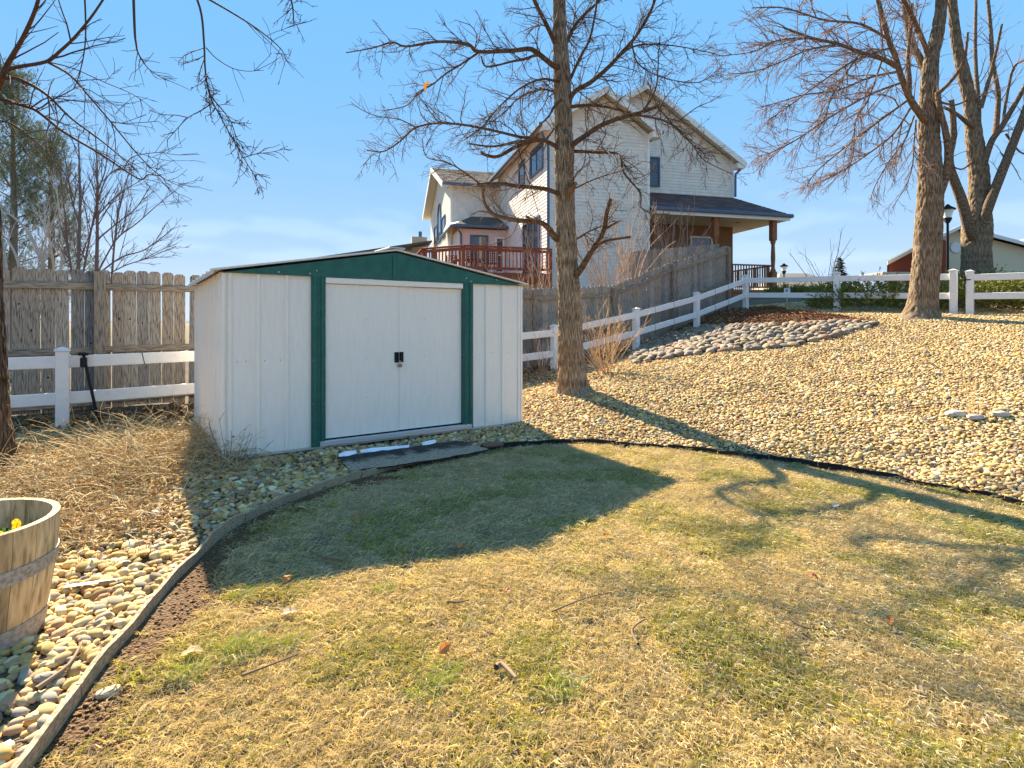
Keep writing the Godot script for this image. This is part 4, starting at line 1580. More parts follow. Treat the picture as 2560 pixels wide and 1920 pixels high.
	window(H, "window", Vector3(-0.5, 3.3, -5.48), X, 0.38, 1.5, trim, glass, 0, false, 1)
	window(H, "window", Vector3(6.05, 3.35, -1.47), X, 0.95, 1.15, trim, glass, 0)
	# downspouts
	var ds := Buf.new()
	ds.tube(PackedVector3Array([Vector3(-0.3, 7.3, 0.2), Vector3(-0.25, 7.15, 0.2), Vector3(-0.06, 6.98, 0.1), Vector3(-0.05, 6.8, 0.1), Vector3(-0.05, 0.9, 0.1)]), PackedFloat32Array([0.045, 0.045, 0.045, 0.045, 0.045]), 8)
	part("downspout", ds.mesh(), slate, H)
	ds = Buf.new()
	ds.tube(PackedVector3Array([Vector3(8.2, 7.2, -1.35), Vector3(8.15, 7.1, -1.35), Vector3(7.98, 6.92, -1.4), Vector3(7.97, 6.7, -1.4), Vector3(7.97, 6.06, -1.4)]), PackedFloat32Array([0.045, 0.045, 0.045, 0.045, 0.045]), 8)
	part("downspout", ds.mesh(), slate, H)
	ds = Buf.new()
	ds.tube(PackedVector3Array([Vector3(-2.1, 5.1, -5.15), Vector3(-2.08, 4.98, -5.18), Vector3(-1.93, 4.85, -5.4), Vector3(-1.93, 4.7, -5.42), Vector3(-1.93, 2.85, -5.42)]), PackedFloat32Array([0.04, 0.04, 0.04, 0.04, 0.04]), 8)
	part("downspout", ds.mesh(), slate, H)
	# low rear wing with chimney
	b = Buf.new()
	b.solid(PackedVector3Array([Vector3(-3.2, base, -13.5), Vector3(-9.5, base, -13.5), Vector3(-9.5, 4.2, -13.5), Vector3(-3.2, 4.2, -13.5)]), Vector3(0, 0, -5.0))
	part("wall", b.mesh(), sidem, H)
	slab(H, "roof", PackedVector3Array([Vector3(-2.2, 5.6, -13.2), Vector3(-9.8, 4.2, -13.2), Vector3(-9.8, 4.2, -18.6), Vector3(-2.2, 5.6, -18.6)]), 0.1, shg[0])
	var ch := part("chimney", boxmesh(Vector3(0.85, 2.2, 0.8), 0.01, Vector3(-2.75, 4.95, -14.8)), mat(0.55, 0.46, 0.34, 0.8), H)
	part("flue", boxmesh(Vector3(0.18, 0.4, 0.18), 0.02, Vector3(-2.68, 6.2, -14.8)), slate, ch)
	# --- deck
	var wood := mat(0.47, 0.12, 0.05, 0.6, noise_tex(0.015, [[0.0, grey(0.6)], [1.0, grey(1.0)]], 56, 4), Vector3(3, 3, 3))
	var D := part("deck", Buf_deck(), wood, H)
	D.set_meta("label", "red stained raised deck with baluster railing")
	var corners := [Vector3(-0.05, 0, 0.26), Vector3(-2.86, 0, 0.38), Vector3(-3.94, 0, -0.66), Vector3(-4.02, 0, -5.3)]
	for k in 3:
		var a: Vector3 = corners[k]
		var c: Vector3 = corners[k + 1]
		var len := a.distance_to(c)
		var d := (c - a).normalized()
		var rot := atan2(-d.z, d.x)
		for y in [[3.58, 0.05, 0.13], [3.49, 0.09, 0.04], [2.92, 0.09, 0.04]]:
			var rr := part("rail", boxmesh(Vector3(len - 0.02, y[1], y[2]), 0.006), wood, D)
			rr.transform = Transform3D(Basis(Vector3.UP, rot), (a + c) / 2 + Vector3(0, y[0], 0))
		var fa := part("rim_board", boxmesh(Vector3(len, 0.36, 0.04), 0.006), wood, D)
		fa.transform = Transform3D(Basis(Vector3.UP, rot), (a + c) / 2 + Vector3(0, 2.62, 0))
		var n := int(len / 0.118)
		var bm := boxmesh(Vector3(0.036, 0.54, 0.036), 0.004)
		for j in range(1, n):
			var q := part("baluster", bm, wood, D)
			q.transform = Transform3D(Basis(Vector3.UP, rot), a.lerp(c, float(j) / n) + Vector3(0, 3.2, 0))
	for c in corners:
		part("deck_post", boxmesh(Vector3(0.1, 3.1, 0.1), 0.006, Vector3(c.x + 0.02, 2.05, c.z - 0.02)), wood, D)
	# patio furniture on the deck
	var iron := mat(0.03, 0.028, 0.03, 0.5)
	for q in [[-2.35, -0.5, 0.3, "black lattice-back patio chair nearest the deck's corner post"], [-3.35, -1.2, 1.0, "black lattice-back patio chair at the angled end of the deck railing"], [-1.75, -0.75, -0.4, "black lattice-back patio chair in front of the glazed door"], [-2.7, -2.6, 2.8, "black lattice-back patio chair beyond the deck table"]]:
		var c := thing("patio_chair", q[3], "chair", H.transform * Vector3(q[0], 2.8, q[1]), 0.26 + q[2], "patio chairs on the neighbour's deck")
		c.scale = Vector3.ONE * 1.15
		for sx in [-0.2, 0.2]:
			for sz in [-0.2, 0.2]:
				part("leg", boxmesh(Vector3(0.025, 0.42, 0.025), 0.003, Vector3(sx, 0.21, sz)), iron, c)
		part("seat", boxmesh(Vector3(0.46, 0.03, 0.46), 0.006, Vector3(0, 0.43, 0)), iron, c)
		var lb := Buf.new()
		for k in 6:
			lb.box(Vector3(-0.2 + k * 0.08, 0.68, -0.21), Vector3(0.03, 0.46, 0.015), 0.002)
		for k in 6:
			lb.box(Vector3(0, 0.48 + k * 0.085, -0.196), Vector3(0.44, 0.03, 0.012), 0.002)
		part("backrest", lb.mesh(), iron, c)
	var tb := thing("patio_table", "dark patio table among chairs on the neighbour's deck", "table", H.transform * Vector3(-2.35, 2.8, -1.6), 0.26)
	part("table_top", boxmesh(Vector3(1.3, 0.03, 0.9), 0.01, Vector3(0, 0.71, 0)), iron, tb)
	for sx in [-0.55, 0.55]:
		for sz in [-0.35, 0.35]:
			part("leg", boxmesh(Vector3(0.04, 0.7, 0.04), 0.004, Vector3(sx, 0.35, sz)), iron, tb)

func Buf_deck() -> ArrayMesh:
	var b := Buf.new()
	b.solid(PackedVector3Array([Vector3(-0.05, 2.76, 0.24), Vector3(-2.85, 2.76, 0.36), Vector3(-3.92, 2.76, -0.66), Vector3(-4.0, 2.76, -5.3), Vector3(-0.05, 2.76, -5.3)]), Vector3(0, 0.04, 0))
	return b.mesh()

# ------------------------------------------------------------------ far things
func build_far() -> void:
	var shg := [mat(0.12, 0.11, 0.115, 0.95), mat(0.15, 0.135, 0.13, 0.95), mat(0.10, 0.095, 0.10, 0.95)]
	var blue := mat(0.035, 0.065, 0.12, 0.8)
	var trim := mat(0.7, 0.7, 0.7, 0.6)
	# cream gabled house beyond the gate
	var cream := mat(0.62, 0.55, 0.38, 0.7)
	var h := thing("house", "cream gabled house with round vent beyond the white gate", "house", Vector3(25.3, 0, -32))
	var sd := part("siding", siding(PackedVector2Array([Vector2(-1.6, 1.0), Vector2(9.5, 1.0), Vector2(9.5, 4.1), Vector2(0, 6.55), Vector2(-1.6, 5.85)]), 0.2), cream, h)
	sd.position = Vector3(0, 0, 0.02)
	var b := Buf.new()
	b.solid(PackedVector3Array([Vector3(-1.6, 1.0, 0), Vector3(9.5, 1.0, 0), Vector3(9.5, 4.1, 0), Vector3(0, 6.55, 0), Vector3(-1.6, 5.85, 0)]), Vector3(7.0, 0, -9))
	part("wall", b.mesh(), cream, h)
	for q in [[-1.9, 5.75], [10.2, 3.98]]:
		var rf := slab(h, "roof", PackedVector3Array([Vector3(0, 6.62, 0.4), Vector3(q[0], q[1], 0.4), Vector3(q[0] + 7.0, q[1], -9.4), Vector3(7.0, 6.62, -9.4)]), 0.12, shg[1])
		var fb := Buf.new()
		fb.solid(PackedVector3Array([Vector3(0, 6.55, 0.402), Vector3(0, 6.75, 0.402), Vector3(q[0], q[1] + 0.13, 0.402), Vector3(q[0], q[1] - 0.07, 0.402)]), Vector3(0, 0, 0.04))
		part("fascia", fb.mesh(), trim, rf)
	b = Buf.new()
	var vp := PackedVector3Array()
	for k in 16:
		vp.append(Vector3(cos(TAU * k / 16) * 0.3, 5.55 + sin(TAU * k / 16) * 0.3, 0.05))
	b.solid(vp, Vector3(0, 0, 0.04))
	part("round_vent", b.mesh(), trim, h)
	part("wall_lamp", boxmesh(Vector3(0.35, 0.12, 0.2), 0.03, Vector3(0.1, 3.55, 0.14)), mat(0.02, 0.02, 0.02, 0.5), h)
	slab(h, "upper_roof", PackedVector3Array([Vector3(6.0, 7.0, -5), Vector3(12.4, 5.5, -5), Vector3(17.9, 5.5, -12), Vector3(11.5, 7.0, -12)]), 0.12, blue)
	part("roof_vent", boxmesh(Vector3(0.35, 0.6, 0.35), 0.04, Vector3(5.1, 5.9, -1.2)), trim, h)
	# brick wing
	var br := mat(0.27, 0.075, 0.05, 0.9, noise_tex(0.06, [[0.0, Color(0.6, 0.55, 0.5)], [0.5, Color(0.9, 0.85, 0.8)], [1.0, Color(1, 1, 1)]], 58, 3), Vector3(1.4, 4, 1.4))
	var g := thing("brick_house", "red brick gabled house end behind the large trunk", "house", Vector3(22.0, 0, -30))
	b = Buf.new()
	b.solid(PackedVector3Array([Vector3(-1.8, 1.0, 0), Vector3(1.4, 1.0, 0), Vector3(1.4, 5.6, 0), Vector3(0.7, 5.85, 0), Vector3(-1.8, 4.55, 0)]), Vector3(4.4, 0, -6))
	part("wall", b.mesh(), br, g)
	var fb2 := Buf.new()
	fb2.solid(PackedVector3Array([Vector3(-2.1, 4.52, 0.3), Vector3(0.7, 6.0, 0.3), Vector3(0.7, 5.8, 0.3), Vector3(-2.1, 4.32, 0.3)]), Vector3(0, 0, 0.05))
	var grf := slab(g, "roof", PackedVector3Array([Vector3(0.7, 5.9, 0.29), Vector3(-2.1, 4.42, 0.29), Vector3(2.3, 4.42, -6.3), Vector3(5.1, 5.9, -6.3)]), 0.12, shg[2])
	part("fascia", fb2.mesh(), mat(0.6, 0.5, 0.36, 0.6), grf)
	part("porch_roof", boxmesh(Vector3(1.6, 0.16, 2.0), 0.02, Vector3(-2.4, 3.75, 0.6)), mat(0.5, 0.42, 0.3, 0.6), g)
	part("porch_post", boxmesh(Vector3(0.3, 2.4, 0.3), 0.02, Vector3(-2.0, 2.5, 1.2)), mat(0.5, 0.42, 0.3, 0.6), g)
	# far roofs past the porch
	var far_col := [[0.42, 0.36, 0.28], [0.34, 0.31, 0.28], [0.5, 0.45, 0.38]]
	var far_lab := ["far tan house seen past the end of the porch", "far grey house with dark roof beside the far tan one", "far pale house low behind the bare saplings"]
	var k3 := 0
	for q in [[1985, 60.0, 6.0, 5.3], [2035, 66.0, 4.0, 4.9], [2130, 75.0, 9.0, 4.2]]:
		var p := W(q[0], 700, q[1])
		var f := thing("house", far_lab[k3], "house", Vector3(p.x, 0, p.z), 0.2 * k3, "far houses on the horizon")
		var w: float = q[2]
		var top: float = q[3] + 0.7
		part("wall", boxmesh(Vector3(w, top - 1.6, 6), 0.02, Vector3(0, (top - 1.6) / 2 + 0.4, 0)), mat(far_col[k3][0], far_col[k3][1], far_col[k3][2], 0.8), f)
		var rb := Buf.new()
		var e := w / 2 + 0.5
		var A := Vector3(-e, top - 1.25, 3.5)
		var B := Vector3(e, top - 1.25, 3.5)
		var C := Vector3(e, top - 1.25, -3.5)
		var D := Vector3(-e, top - 1.25, -3.5)
		var r0 := Vector3(-w / 4, top + 0.55, 0)
		var r1 := Vector3(w / 4, top + 0.55, 0)
		rb.quad(A, r0, r1, B)
		rb.quad(C, r1, r0, D)
		rb.tri(D, r0, A)
		rb.tri(B, r1, C)
		rb.quad(A, B, C, D)
		part("roof", rb.mesh(), shg[k3] if k3 != 0 else mat(0.3, 0.25, 0.19, 0.9), f)
		for j in 3:
			part("window", boxmesh(Vector3(0.9, 1.1, 0.06), 0.01, Vector3(-w / 3 + j * w / 3, top - 2.6, 3.02)), mat(0.03, 0.04, 0.05, 0.1), f)
		k3 += 1
	# lamps
	var blk := mat(0.012, 0.012, 0.014, 0.45)
	var frost := mat(0.75, 0.72, 0.64, 0.3)
	for q in [[2369, 25.0, 510, 1.0, "tall black street lamp standing between the two large trunks"], [1960, 44.0, 658, 0.8, "small distant street lamp past the end of the porch"]]:
		var zf: float = q[1]
		var top := W(q[0], q[2], zf)
		var l := thing("street_lamp", q[4], "street lamp", Vector3(top.x, 0.9, top.z))
		var H: float = top.y - 0.9
		var lb := Buf.new()
		lb.tube(PackedVector3Array([Vector3(0, 0, 0), Vector3(0, 0.5, 0), Vector3(0, 0.55, 0), Vector3(0, H - 0.85, 0)]), PackedFloat32Array([0.11, 0.11, 0.065, 0.05]), 12)
		part("pole", lb.mesh(), blk, l)
		lb = Buf.new()
		lb.tube(PackedVector3Array([Vector3(0, H - 0.85, 0), Vector3(0, H - 0.7, 0), Vector3(0, H - 0.62, 0)]), PackedFloat32Array([0.08, 0.16, 0.17]), 12)
		part("collar", lb.mesh(), blk, l)
		lb = Buf.new()
		lb.tube(PackedVector3Array([Vector3(0, H - 0.615, 0), Vector3(0, H - 0.26, 0)]), PackedFloat32Array([0.13, 0.24]), 12)
		part("lantern_glass", lb.mesh(), frost, l)
		lb = Buf.new()
		lb.tube(PackedVector3Array([Vector3(0, H - 0.27, 0), Vector3(0, H - 0.22, 0), Vector3(0, H - 0.1, 0), Vector3(0, H - 0.02, 0), Vector3(0, H, 0)]), PackedFloat32Array([0.3, 0.31, 0.12, 0.05, 0.01]), 12)
		part("lamp_cap", lb.mesh(), blk, l)
	# small sign behind the fence
	var sg := thing("notice_sign", "small white notice with a red dot behind the corner of the white fence", "sign", W(1968, 752, 17.0), 0.1)
	part("board", boxmesh(Vector3(0.2, 0.2, 0.012), 0.003, Vector3(0, 0.28, 0)), mat(0.75, 0.75, 0.74, 0.5), sg)
	part("stake", boxmesh(Vector3(0.02, 0.5, 0.02), 0.003, Vector3(0, 0.0, -0.02)), mat(0.5, 0.5, 0.5, 0.5), sg)
	var dp := Buf.new()
	var dpl := PackedVector3Array()
	for k in 12:
		dpl.append(Vector3(cos(TAU * k / 12) * 0.035 - 0.02, 0.31 + sin(TAU * k / 12) * 0.035, 0.007))
	dp.solid(dpl, Vector3(0, 0, 0.002))
	part("dot", dp.mesh(), mat(0.55, 0.03, 0.03, 0.5), sg)

# ------------------------------------------------------------------ trees
class Grow:
	var rng := RandomNumberGenerator.new()
	var kink := 0.22        # sideways wander per step
	var lift := 0.05        # pull upwards per step (negative droops)
	var ratio := 0.5        # length of a child against its parent
	var every := 0.12       # metres between children
	var spread := 0.9       # angle of a child from its parent
	var thin := 0.0022      # thinnest twig radius
	var most := 1.2         # longest child

	func twig(b: Buf, p: Vector3, d: Vector3, length: float, r: float, level: int) -> void:
		var n := clampi(int(length / 0.07), 3, 9)
		var pts := PackedVector3Array([p])
		var rad := PackedFloat32Array([r])
		var step := length / n
		var dirs := [d]
		for k in n:
			d = (d + Vector3(rng.randfn(), rng.randfn(), rng.randfn()) * kink + Vector3.UP * lift).normalized()
			p += d * step
			pts.append(p)
			rad.append(maxf(thin * 0.75, lerpf(r, maxf(r * 0.4, thin * 0.75), float(k + 1) / n)))
			dirs.append(d)
		b.tube(pts, rad, 3 if r < 0.006 else 5 if r < 0.02 else 7)
		if level <= 0:
			return
		children(b, pts, rad, length, level)

	func children(b: Buf, pts: PackedVector3Array, rad: PackedFloat32Array, length: float, level: int, from := 0.15) -> void:
		var n := pts.size()
		var count := int(length * (1.0 - from) / every * rng.randf_range(0.75, 1.25))
		for k in count:
			var f := rng.randf_range(from, 1.0)
			var at := f * (n - 1)
			var i0 := mini(int(at), n - 2)
			var p := pts[i0].lerp(pts[i0 + 1], at - i0)
			var d := (pts[i0 + 1] - pts[i0]).normalized()
			var side := d.cross(Vector3(rng.randfn(), rng.randfn(), rng.randfn())).normalized()
			var a := spread * rng.randf_range(0.55, 1.25)
			var nd := (d * cos(a) + side * sin(a)).normalized()
			var r := rad[i0] * rng.randf_range(0.45, 0.7)
			var l := minf(most, length * ratio) * (1.1 - 0.6 * f) * rng.randf_range(0.35, 1.2)
			r = minf(r, 0.0015 + l * 0.012)
			twig(b, p, nd, l, maxf(r, thin), level - 1)

func limb_points(px: Array, z0: float, z1: float) -> PackedVector3Array:
	var p := PackedVector3Array()
	for k in px.size():
		var f := float(k) / (px.size() - 1)
		p.append(W(px[k][0], px[k][1], lerpf(z0, z1, f)))
	return catmull(p, 5)

func radii(n: int, r0: float, r1: float) -> PackedFloat32Array:
	var r := PackedFloat32Array()
	for k in n:
		r.append(lerpf(r0, r1, pow(float(k) / (n - 1), 0.8)))
	return r

func bark_mat(r: float, g: float, b: float, seed_: int, stretch := Vector3(6, 0.75, 6)) -> StandardMaterial3D:
	var t := noise_tex(0.016, [[0.0, Color(0.3, 0.26, 0.23)], [0.36, Color(0.55, 0.51, 0.47)], [0.66, Color(0.88, 0.86, 0.83)], [1.0, Color(1, 1, 1)]], seed_, 5)
	var m := mat(r, g, b, 0.95, t, stretch, 1.2)
	m.metallic_specular = 0.15
	return m

func trunk_mesh(px: Array, z: float, sides: int, amp: float, seed_: int, dense := 10) -> ArrayMesh:
	# px: [u, v, diameter in pixels]
	var p := PackedVector3Array()
	var r := PackedVector3Array()
	for q in px:
		p.append(W(q[0], q[1], z))
		r.append(Vector3(q[2] * 0.5 / FOCAL * z, 0, 0))
	p = catmull(p, dense)
	r = catmull(r, dense)
	var rr := PackedFloat32Array()
	for q in r:
		rr.append(q.x)
	var f := FastNoiseLite.new()
	f.seed = seed_
	f.frequency = 0.16
	f.fractal_octaves = 2
	var b := Buf.new()
	b.tube(p, rr, sides, true, f, amp)
	return b.mesh()

func build_centre_tree() -> void:
	var z := 7.9
	var bark := bark_mat(0.56, 0.45, 0.33, 71, Vector3(8, 0.6, 8))
	var limbm := bark_mat(0.24, 0.16, 0.11, 72, Vector3(6, 2, 6))
	var twigm := mat(0.115, 0.075, 0.055, 0.9)
	var t := thing("bare_tree", "large bare tree with furrowed bark standing beside the shed", "tree")
	var tr := trunk_mesh([[1437, 1015, 170], [1435, 990, 112], [1432, 968, 84], [1429, 935, 70], [1426, 880, 63], [1425, 800, 58], [1424, 740, 54], [1420, 690, 51], [1417, 640, 51], [1415, 600, 51], [1414, 560, 46], [1413, 500, 45], [1411, 440, 44], [1411, 380, 46], [1409, 320, 42], [1407, 250, 41], [1405, 190, 40], [1402, 130, 36], [1399, 60, 30], [1397, -60, 26], [1392, -250, 18], [1390, -520, 8]], z, 84, 0.017, 5, 16)
	part("trunk", tr, bark, t)
	var g := Grow.new()
	g.rng.seed = 101
	g.kink = 0.2
	g.lift = -0.01
	g.every = 0.045
	g.ratio = 0.48
	g.spread = 0.9
	g.most = 0.62
	g.thin = 0.0027
	var crown := Buf.new()
	# [points, depth at the start, depth at the end, start radius in pixels, end radius, twigs from, levels]
	var limbs := [
		[[[1400, 372], [1372, 356], [1348, 349], [1298, 354], [1232, 366], [1172, 359]], 7.85, 7.2, 8.0, 2.6, 0.3, 2],
		[[[1352, 350], [1331, 352], [1288, 368], [1245, 391], [1215, 388], [1203, 380]], 7.75, 7.5, 7.5, 5.0, 0.3, 1],
		[[[1366, 352], [1330, 345], [1298, 342], [1232, 326], [1166, 313], [1100, 308], [1040, 319], [1000, 353], [960, 378], [917, 376]], 7.8, 6.6, 6.0, 1.3, 0.1, 2],
		[[[1040, 319], [1010, 303], [989, 297], [935, 288], [900, 272], [877, 255]], 6.8, 6.6, 2.2, 0.9, 0.1, 1],
		[[[960, 378], [931, 388], [908, 414]], 6.65, 6.6, 1.3, 0.8, 0.1, 1],
		[[[1400, 486], [1375, 476], [1348, 470], [1292, 465], [1245, 458], [1192, 462]], 7.85, 7.4, 8.5, 5.0, 0.25, 2],
		[[[1200, 460], [1159, 429], [1116, 405], [1066, 392], [1056, 346]], 7.4, 7.0, 3.4, 1.2, 0.05, 2],
		[[[1400, 602], [1384, 590], [1371, 571], [1348, 555], [1298, 551], [1265, 545], [1232, 535], [1212, 508], [1206, 470]], 7.85, 7.3, 12.0, 4.5, 0.3, 2],
		[[[1340, 555], [1326, 547], [1316, 541]], 7.6, 7.5, 6.0, 4.0, 0.5, 1],
		[[[1230, 534], [1200, 528], [1174, 541]], 7.35, 7.2, 4.0, 1.2, 0.2, 2],
		[[[1422, 368], [1440, 355], [1464, 339], [1497, 316], [1547, 296], [1597, 283], [1650, 263]], 7.85, 7.3, 10.0, 5.5, 0.2, 2],
		[[[1600, 284], [1623, 256], [1637, 227], [1643, 200], [1646, 150], [1650, 90]], 7.4, 7.2, 4.0, 1.6, 0.1, 2],
		[[[1597, 288], [1640, 296], [1663, 303], [1700, 326], [1730, 360], [1760, 400], [1830, 435]], 7.4, 6.8, 4.2, 1.2, 0.1, 2],
		[[[1645, 268], [1692, 323], [1730, 360], [1762, 384]], 7.3, 6.9, 3.0, 1.4, 0.1, 2],
		[[[1700, 300], [1740, 270], [1780, 252], [1800, 240]], 7.1, 6.9, 2.0, 0.9, 0.1, 1],
		[[[1422, 268], [1450, 264], [1481, 263], [1530, 270], [1580, 284]], 7.85, 8.4, 6.5, 3.0, 0.2, 2],
		[[[1418, 262], [1437, 229], [1476, 206], [1519, 170], [1555, 131], [1590, 90], [1630, 20], [1660, -80]], 7.85, 7.6, 9.0, 4.0, 0.1, 2],
		[[[1560, 128], [1600, 112], [1660, 112], [1720, 120], [1790, 135]], 7.7, 7.2, 3.5, 1.2, 0.1, 2],
		[[[1580, 110], [1590, 150], [1620, 178], [1680, 200], [1750, 205], [1800, 170]], 7.7, 7.3, 3.0, 1.2, 0.1, 2],
		[[[1424, 378], [1460, 379], [1497, 381], [1547, 387], [1560, 432], [1600, 482], [1603, 518], [1627, 532]], 7.9, 7.4, 6.0, 1.4, 0.15, 2],
		[[[1430, 475], [1470, 455], [1510, 440], [1560, 426]], 7.9, 8.3, 3.0, 1.5, 0.1, 2],
		[[[1425, 705], [1440, 688], [1455, 668], [1481, 624], [1507, 581], [1517, 532], [1527, 497]], 7.85, 7.5, 13.0, 6.5, 0.35, 1],
		[[[1480, 630], [1497, 612], [1520, 601], [1577, 592]], 7.7, 7.4, 6.5, 3.5, 0.3, 2],
		[[[1509, 576], [1530, 562], [1544, 556]], 7.6, 7.4, 5.0, 2.0, 0.2, 2],
		[[[1430, 605], [1470, 580], [1510, 560], [1545, 515]], 7.9, 8.5, 4.0, 1.5, 0.1, 2],
		[[[1430, 470], [1438, 440], [1460, 410], [1466, 350]], 7.8, 7.3, 3.0, 1.2, 0.2, 2],
		[[[1402, 172], [1380, 161], [1344, 133], [1322, 122], [1278, 127], [1195, 129], [1170, 111], [1098, 104], [1015, 116], [982, 106], [930, 120], [865, 132]], 7.85, 6.6, 10.0, 1.3, 0.1, 2],
		[[[1344, 136], [1310, 148], [1278, 154], [1217, 167], [1203, 140]], 7.7, 7.3, 5.0, 2.2, 0.1, 2],
		[[[1195, 132], [1152, 161], [1116, 183], [1080, 212], [1047, 230], [1018, 263], [957, 277]], 7.3, 6.7, 4.0, 1.2, 0.05, 2],
		[[[1404, 205], [1383, 201], [1351, 198], [1297, 223], [1242, 274], [1206, 317], [1160, 350]], 7.85, 7.1, 5.0, 1.2, 0.1, 2],
		[[[1403, 230], [1383, 229], [1351, 223], [1297, 245], [1260, 281], [1200, 322], [1140, 340]], 7.9, 8.4, 4.5, 1.2, 0.1, 2],
		[[[1404, 250], [1385, 268], [1372, 290], [1352, 310]], 7.7, 7.3, 6.0, 2.0, 0.3, 2],
		[[[1412, 205], [1425, 198], [1440, 165], [1457, 131], [1475, 95], [1490, 20], [1500, -90]], 7.85, 8.3, 6.0, 3.0, 0.2, 2],
		[[[1398, 130], [1370, 70], [1340, 10], [1300, -80], [1280, -180]], 7.9, 7.4, 9.0, 4.0, 0.1, 2],
		[[[1394, -40], [1430, -120], [1480, -220], [1500, -330]], 7.9, 7.3, 8.0, 3.0, 0.1, 2],
		[[[1396, -100], [1350, -200], [1320, -300]], 7.9, 8.5, 7.0, 3.0, 0.1, 2],
		[[[1410, 120], [1440, 60], [1500, 0], [1560, -60]], 7.9, 9.2, 8.0, 3.0, 0.1, 2],
		[[[1400, 300], [1380, 330], [1320, 400], [1290, 430], [1262, 475]], 7.9, 7.4, 3.0, 1.0, 0.1, 1],
		[[[1290, 351], [1310, 420], [1330, 480], [1345, 530]], 7.5, 7.3, 2.6, 1.0, 0.1, 1],
	]
	for l in limbs:
		var p := limb_points(l[0], l[1], l[2])
		var r := radii(p.size(), l[3] * LIMB / FOCAL * l[1], l[4] * LIMB / FOCAL * l[2])
		var b := Buf.new()
		var f := FastNoiseLite.new()
		f.seed = 9
		f.frequency = 0.2
		if l[3] > 4.5:
			b.tube(p, r, 14, true, f, 0.0035)
		else:
			b.tube(p, r, 7)
		part("limb", b.mesh(), limbm, t)
		var length := 0.0
		for k in p.size() - 1:
			length += p[k].distance_to(p[k + 1])
		g.children(crown, p, r, length, l[6], l[5])
	part("crown", crown.mesh(), twigm, t)
	# stub on the trunk
	var sb := Buf.new()
	var sp := limb_points([[1418, 480], [1432, 470], [1440, 456]], 7.75, 7.65)
	sb.tube(sp, radii(sp.size(), 0.06, 0.02), 10)
	part("broken_stub", sb.mesh(), bark_mat(0.36, 0.23, 0.13, 73), t)
	# one orange leaf left on the tree
	leaf_single(W(1070, 217, 6.85), 0.16, Color(0.55, 0.2, 0.03), "curled orange leaf still hanging on a bare branch against the sky", Vector3(0.4, 0.3, 1.2))

func leaf_mesh(seed_: int, size: float) -> ArrayMesh:
	# a lobed, curled dead leaf
	var rng := RandomNumberGenerator.new()
	rng.seed = seed_
	var b := Buf.new()
	var n := 9
	var L := PackedVector3Array()
	var R := PackedVector3Array()
	var M := PackedVector3Array()
	var curl := rng.randf_range(0.3, 1.1)
	var bend := rng.randf_range(0.05, 0.28)
	for k in n + 1:
		var f := float(k) / n
		var w := sin(PI * pow(f, 0.75)) * 0.36 * (0.72 + 0.28 * absf(sin(f * 10.0 + seed_))) * size
		var c := Vector3((f - 0.5) * size, bend * size * sin(f * PI), 0.08 * size * sin(f * 4.0 + seed_))
		M.append(c)
		var wl := w * rng.randf_range(0.8, 1.15)
		var wr := w * rng.randf_range(0.8, 1.15)
		L.append(c + Vector3(0, wl * curl * rng.randf_range(0.4, 1.1), wl))
		R.append(c + Vector3(0, wr * curl * rng.randf_range(-0.2, 0.8), -wr))
	for k in n:
		b.quad(L[k], L[k + 1], M[k + 1], M[k])
		b.quad(M[k], M[k + 1], R[k + 1], R[k])
	return b.mesh()

func leaf_single(p: Vector3, size: float, c: Color, label: String, rot := Vector3.ZERO, group := "") -> MeshInstance3D:
	var m := mat(c.r, c.g, c.b, 0.85)
	m.backlight_enabled = true
	m.backlight = lin(c.r * 0.5, c.g * 0.5, c.b * 0.5)
	var o := single("dry_leaf", leaf_mesh(int(absf(p.x * 977.0 + p.z * 331.0)), size), m, label, "leaf", group)
	o.position = p
	o.rotation = rot
	return o

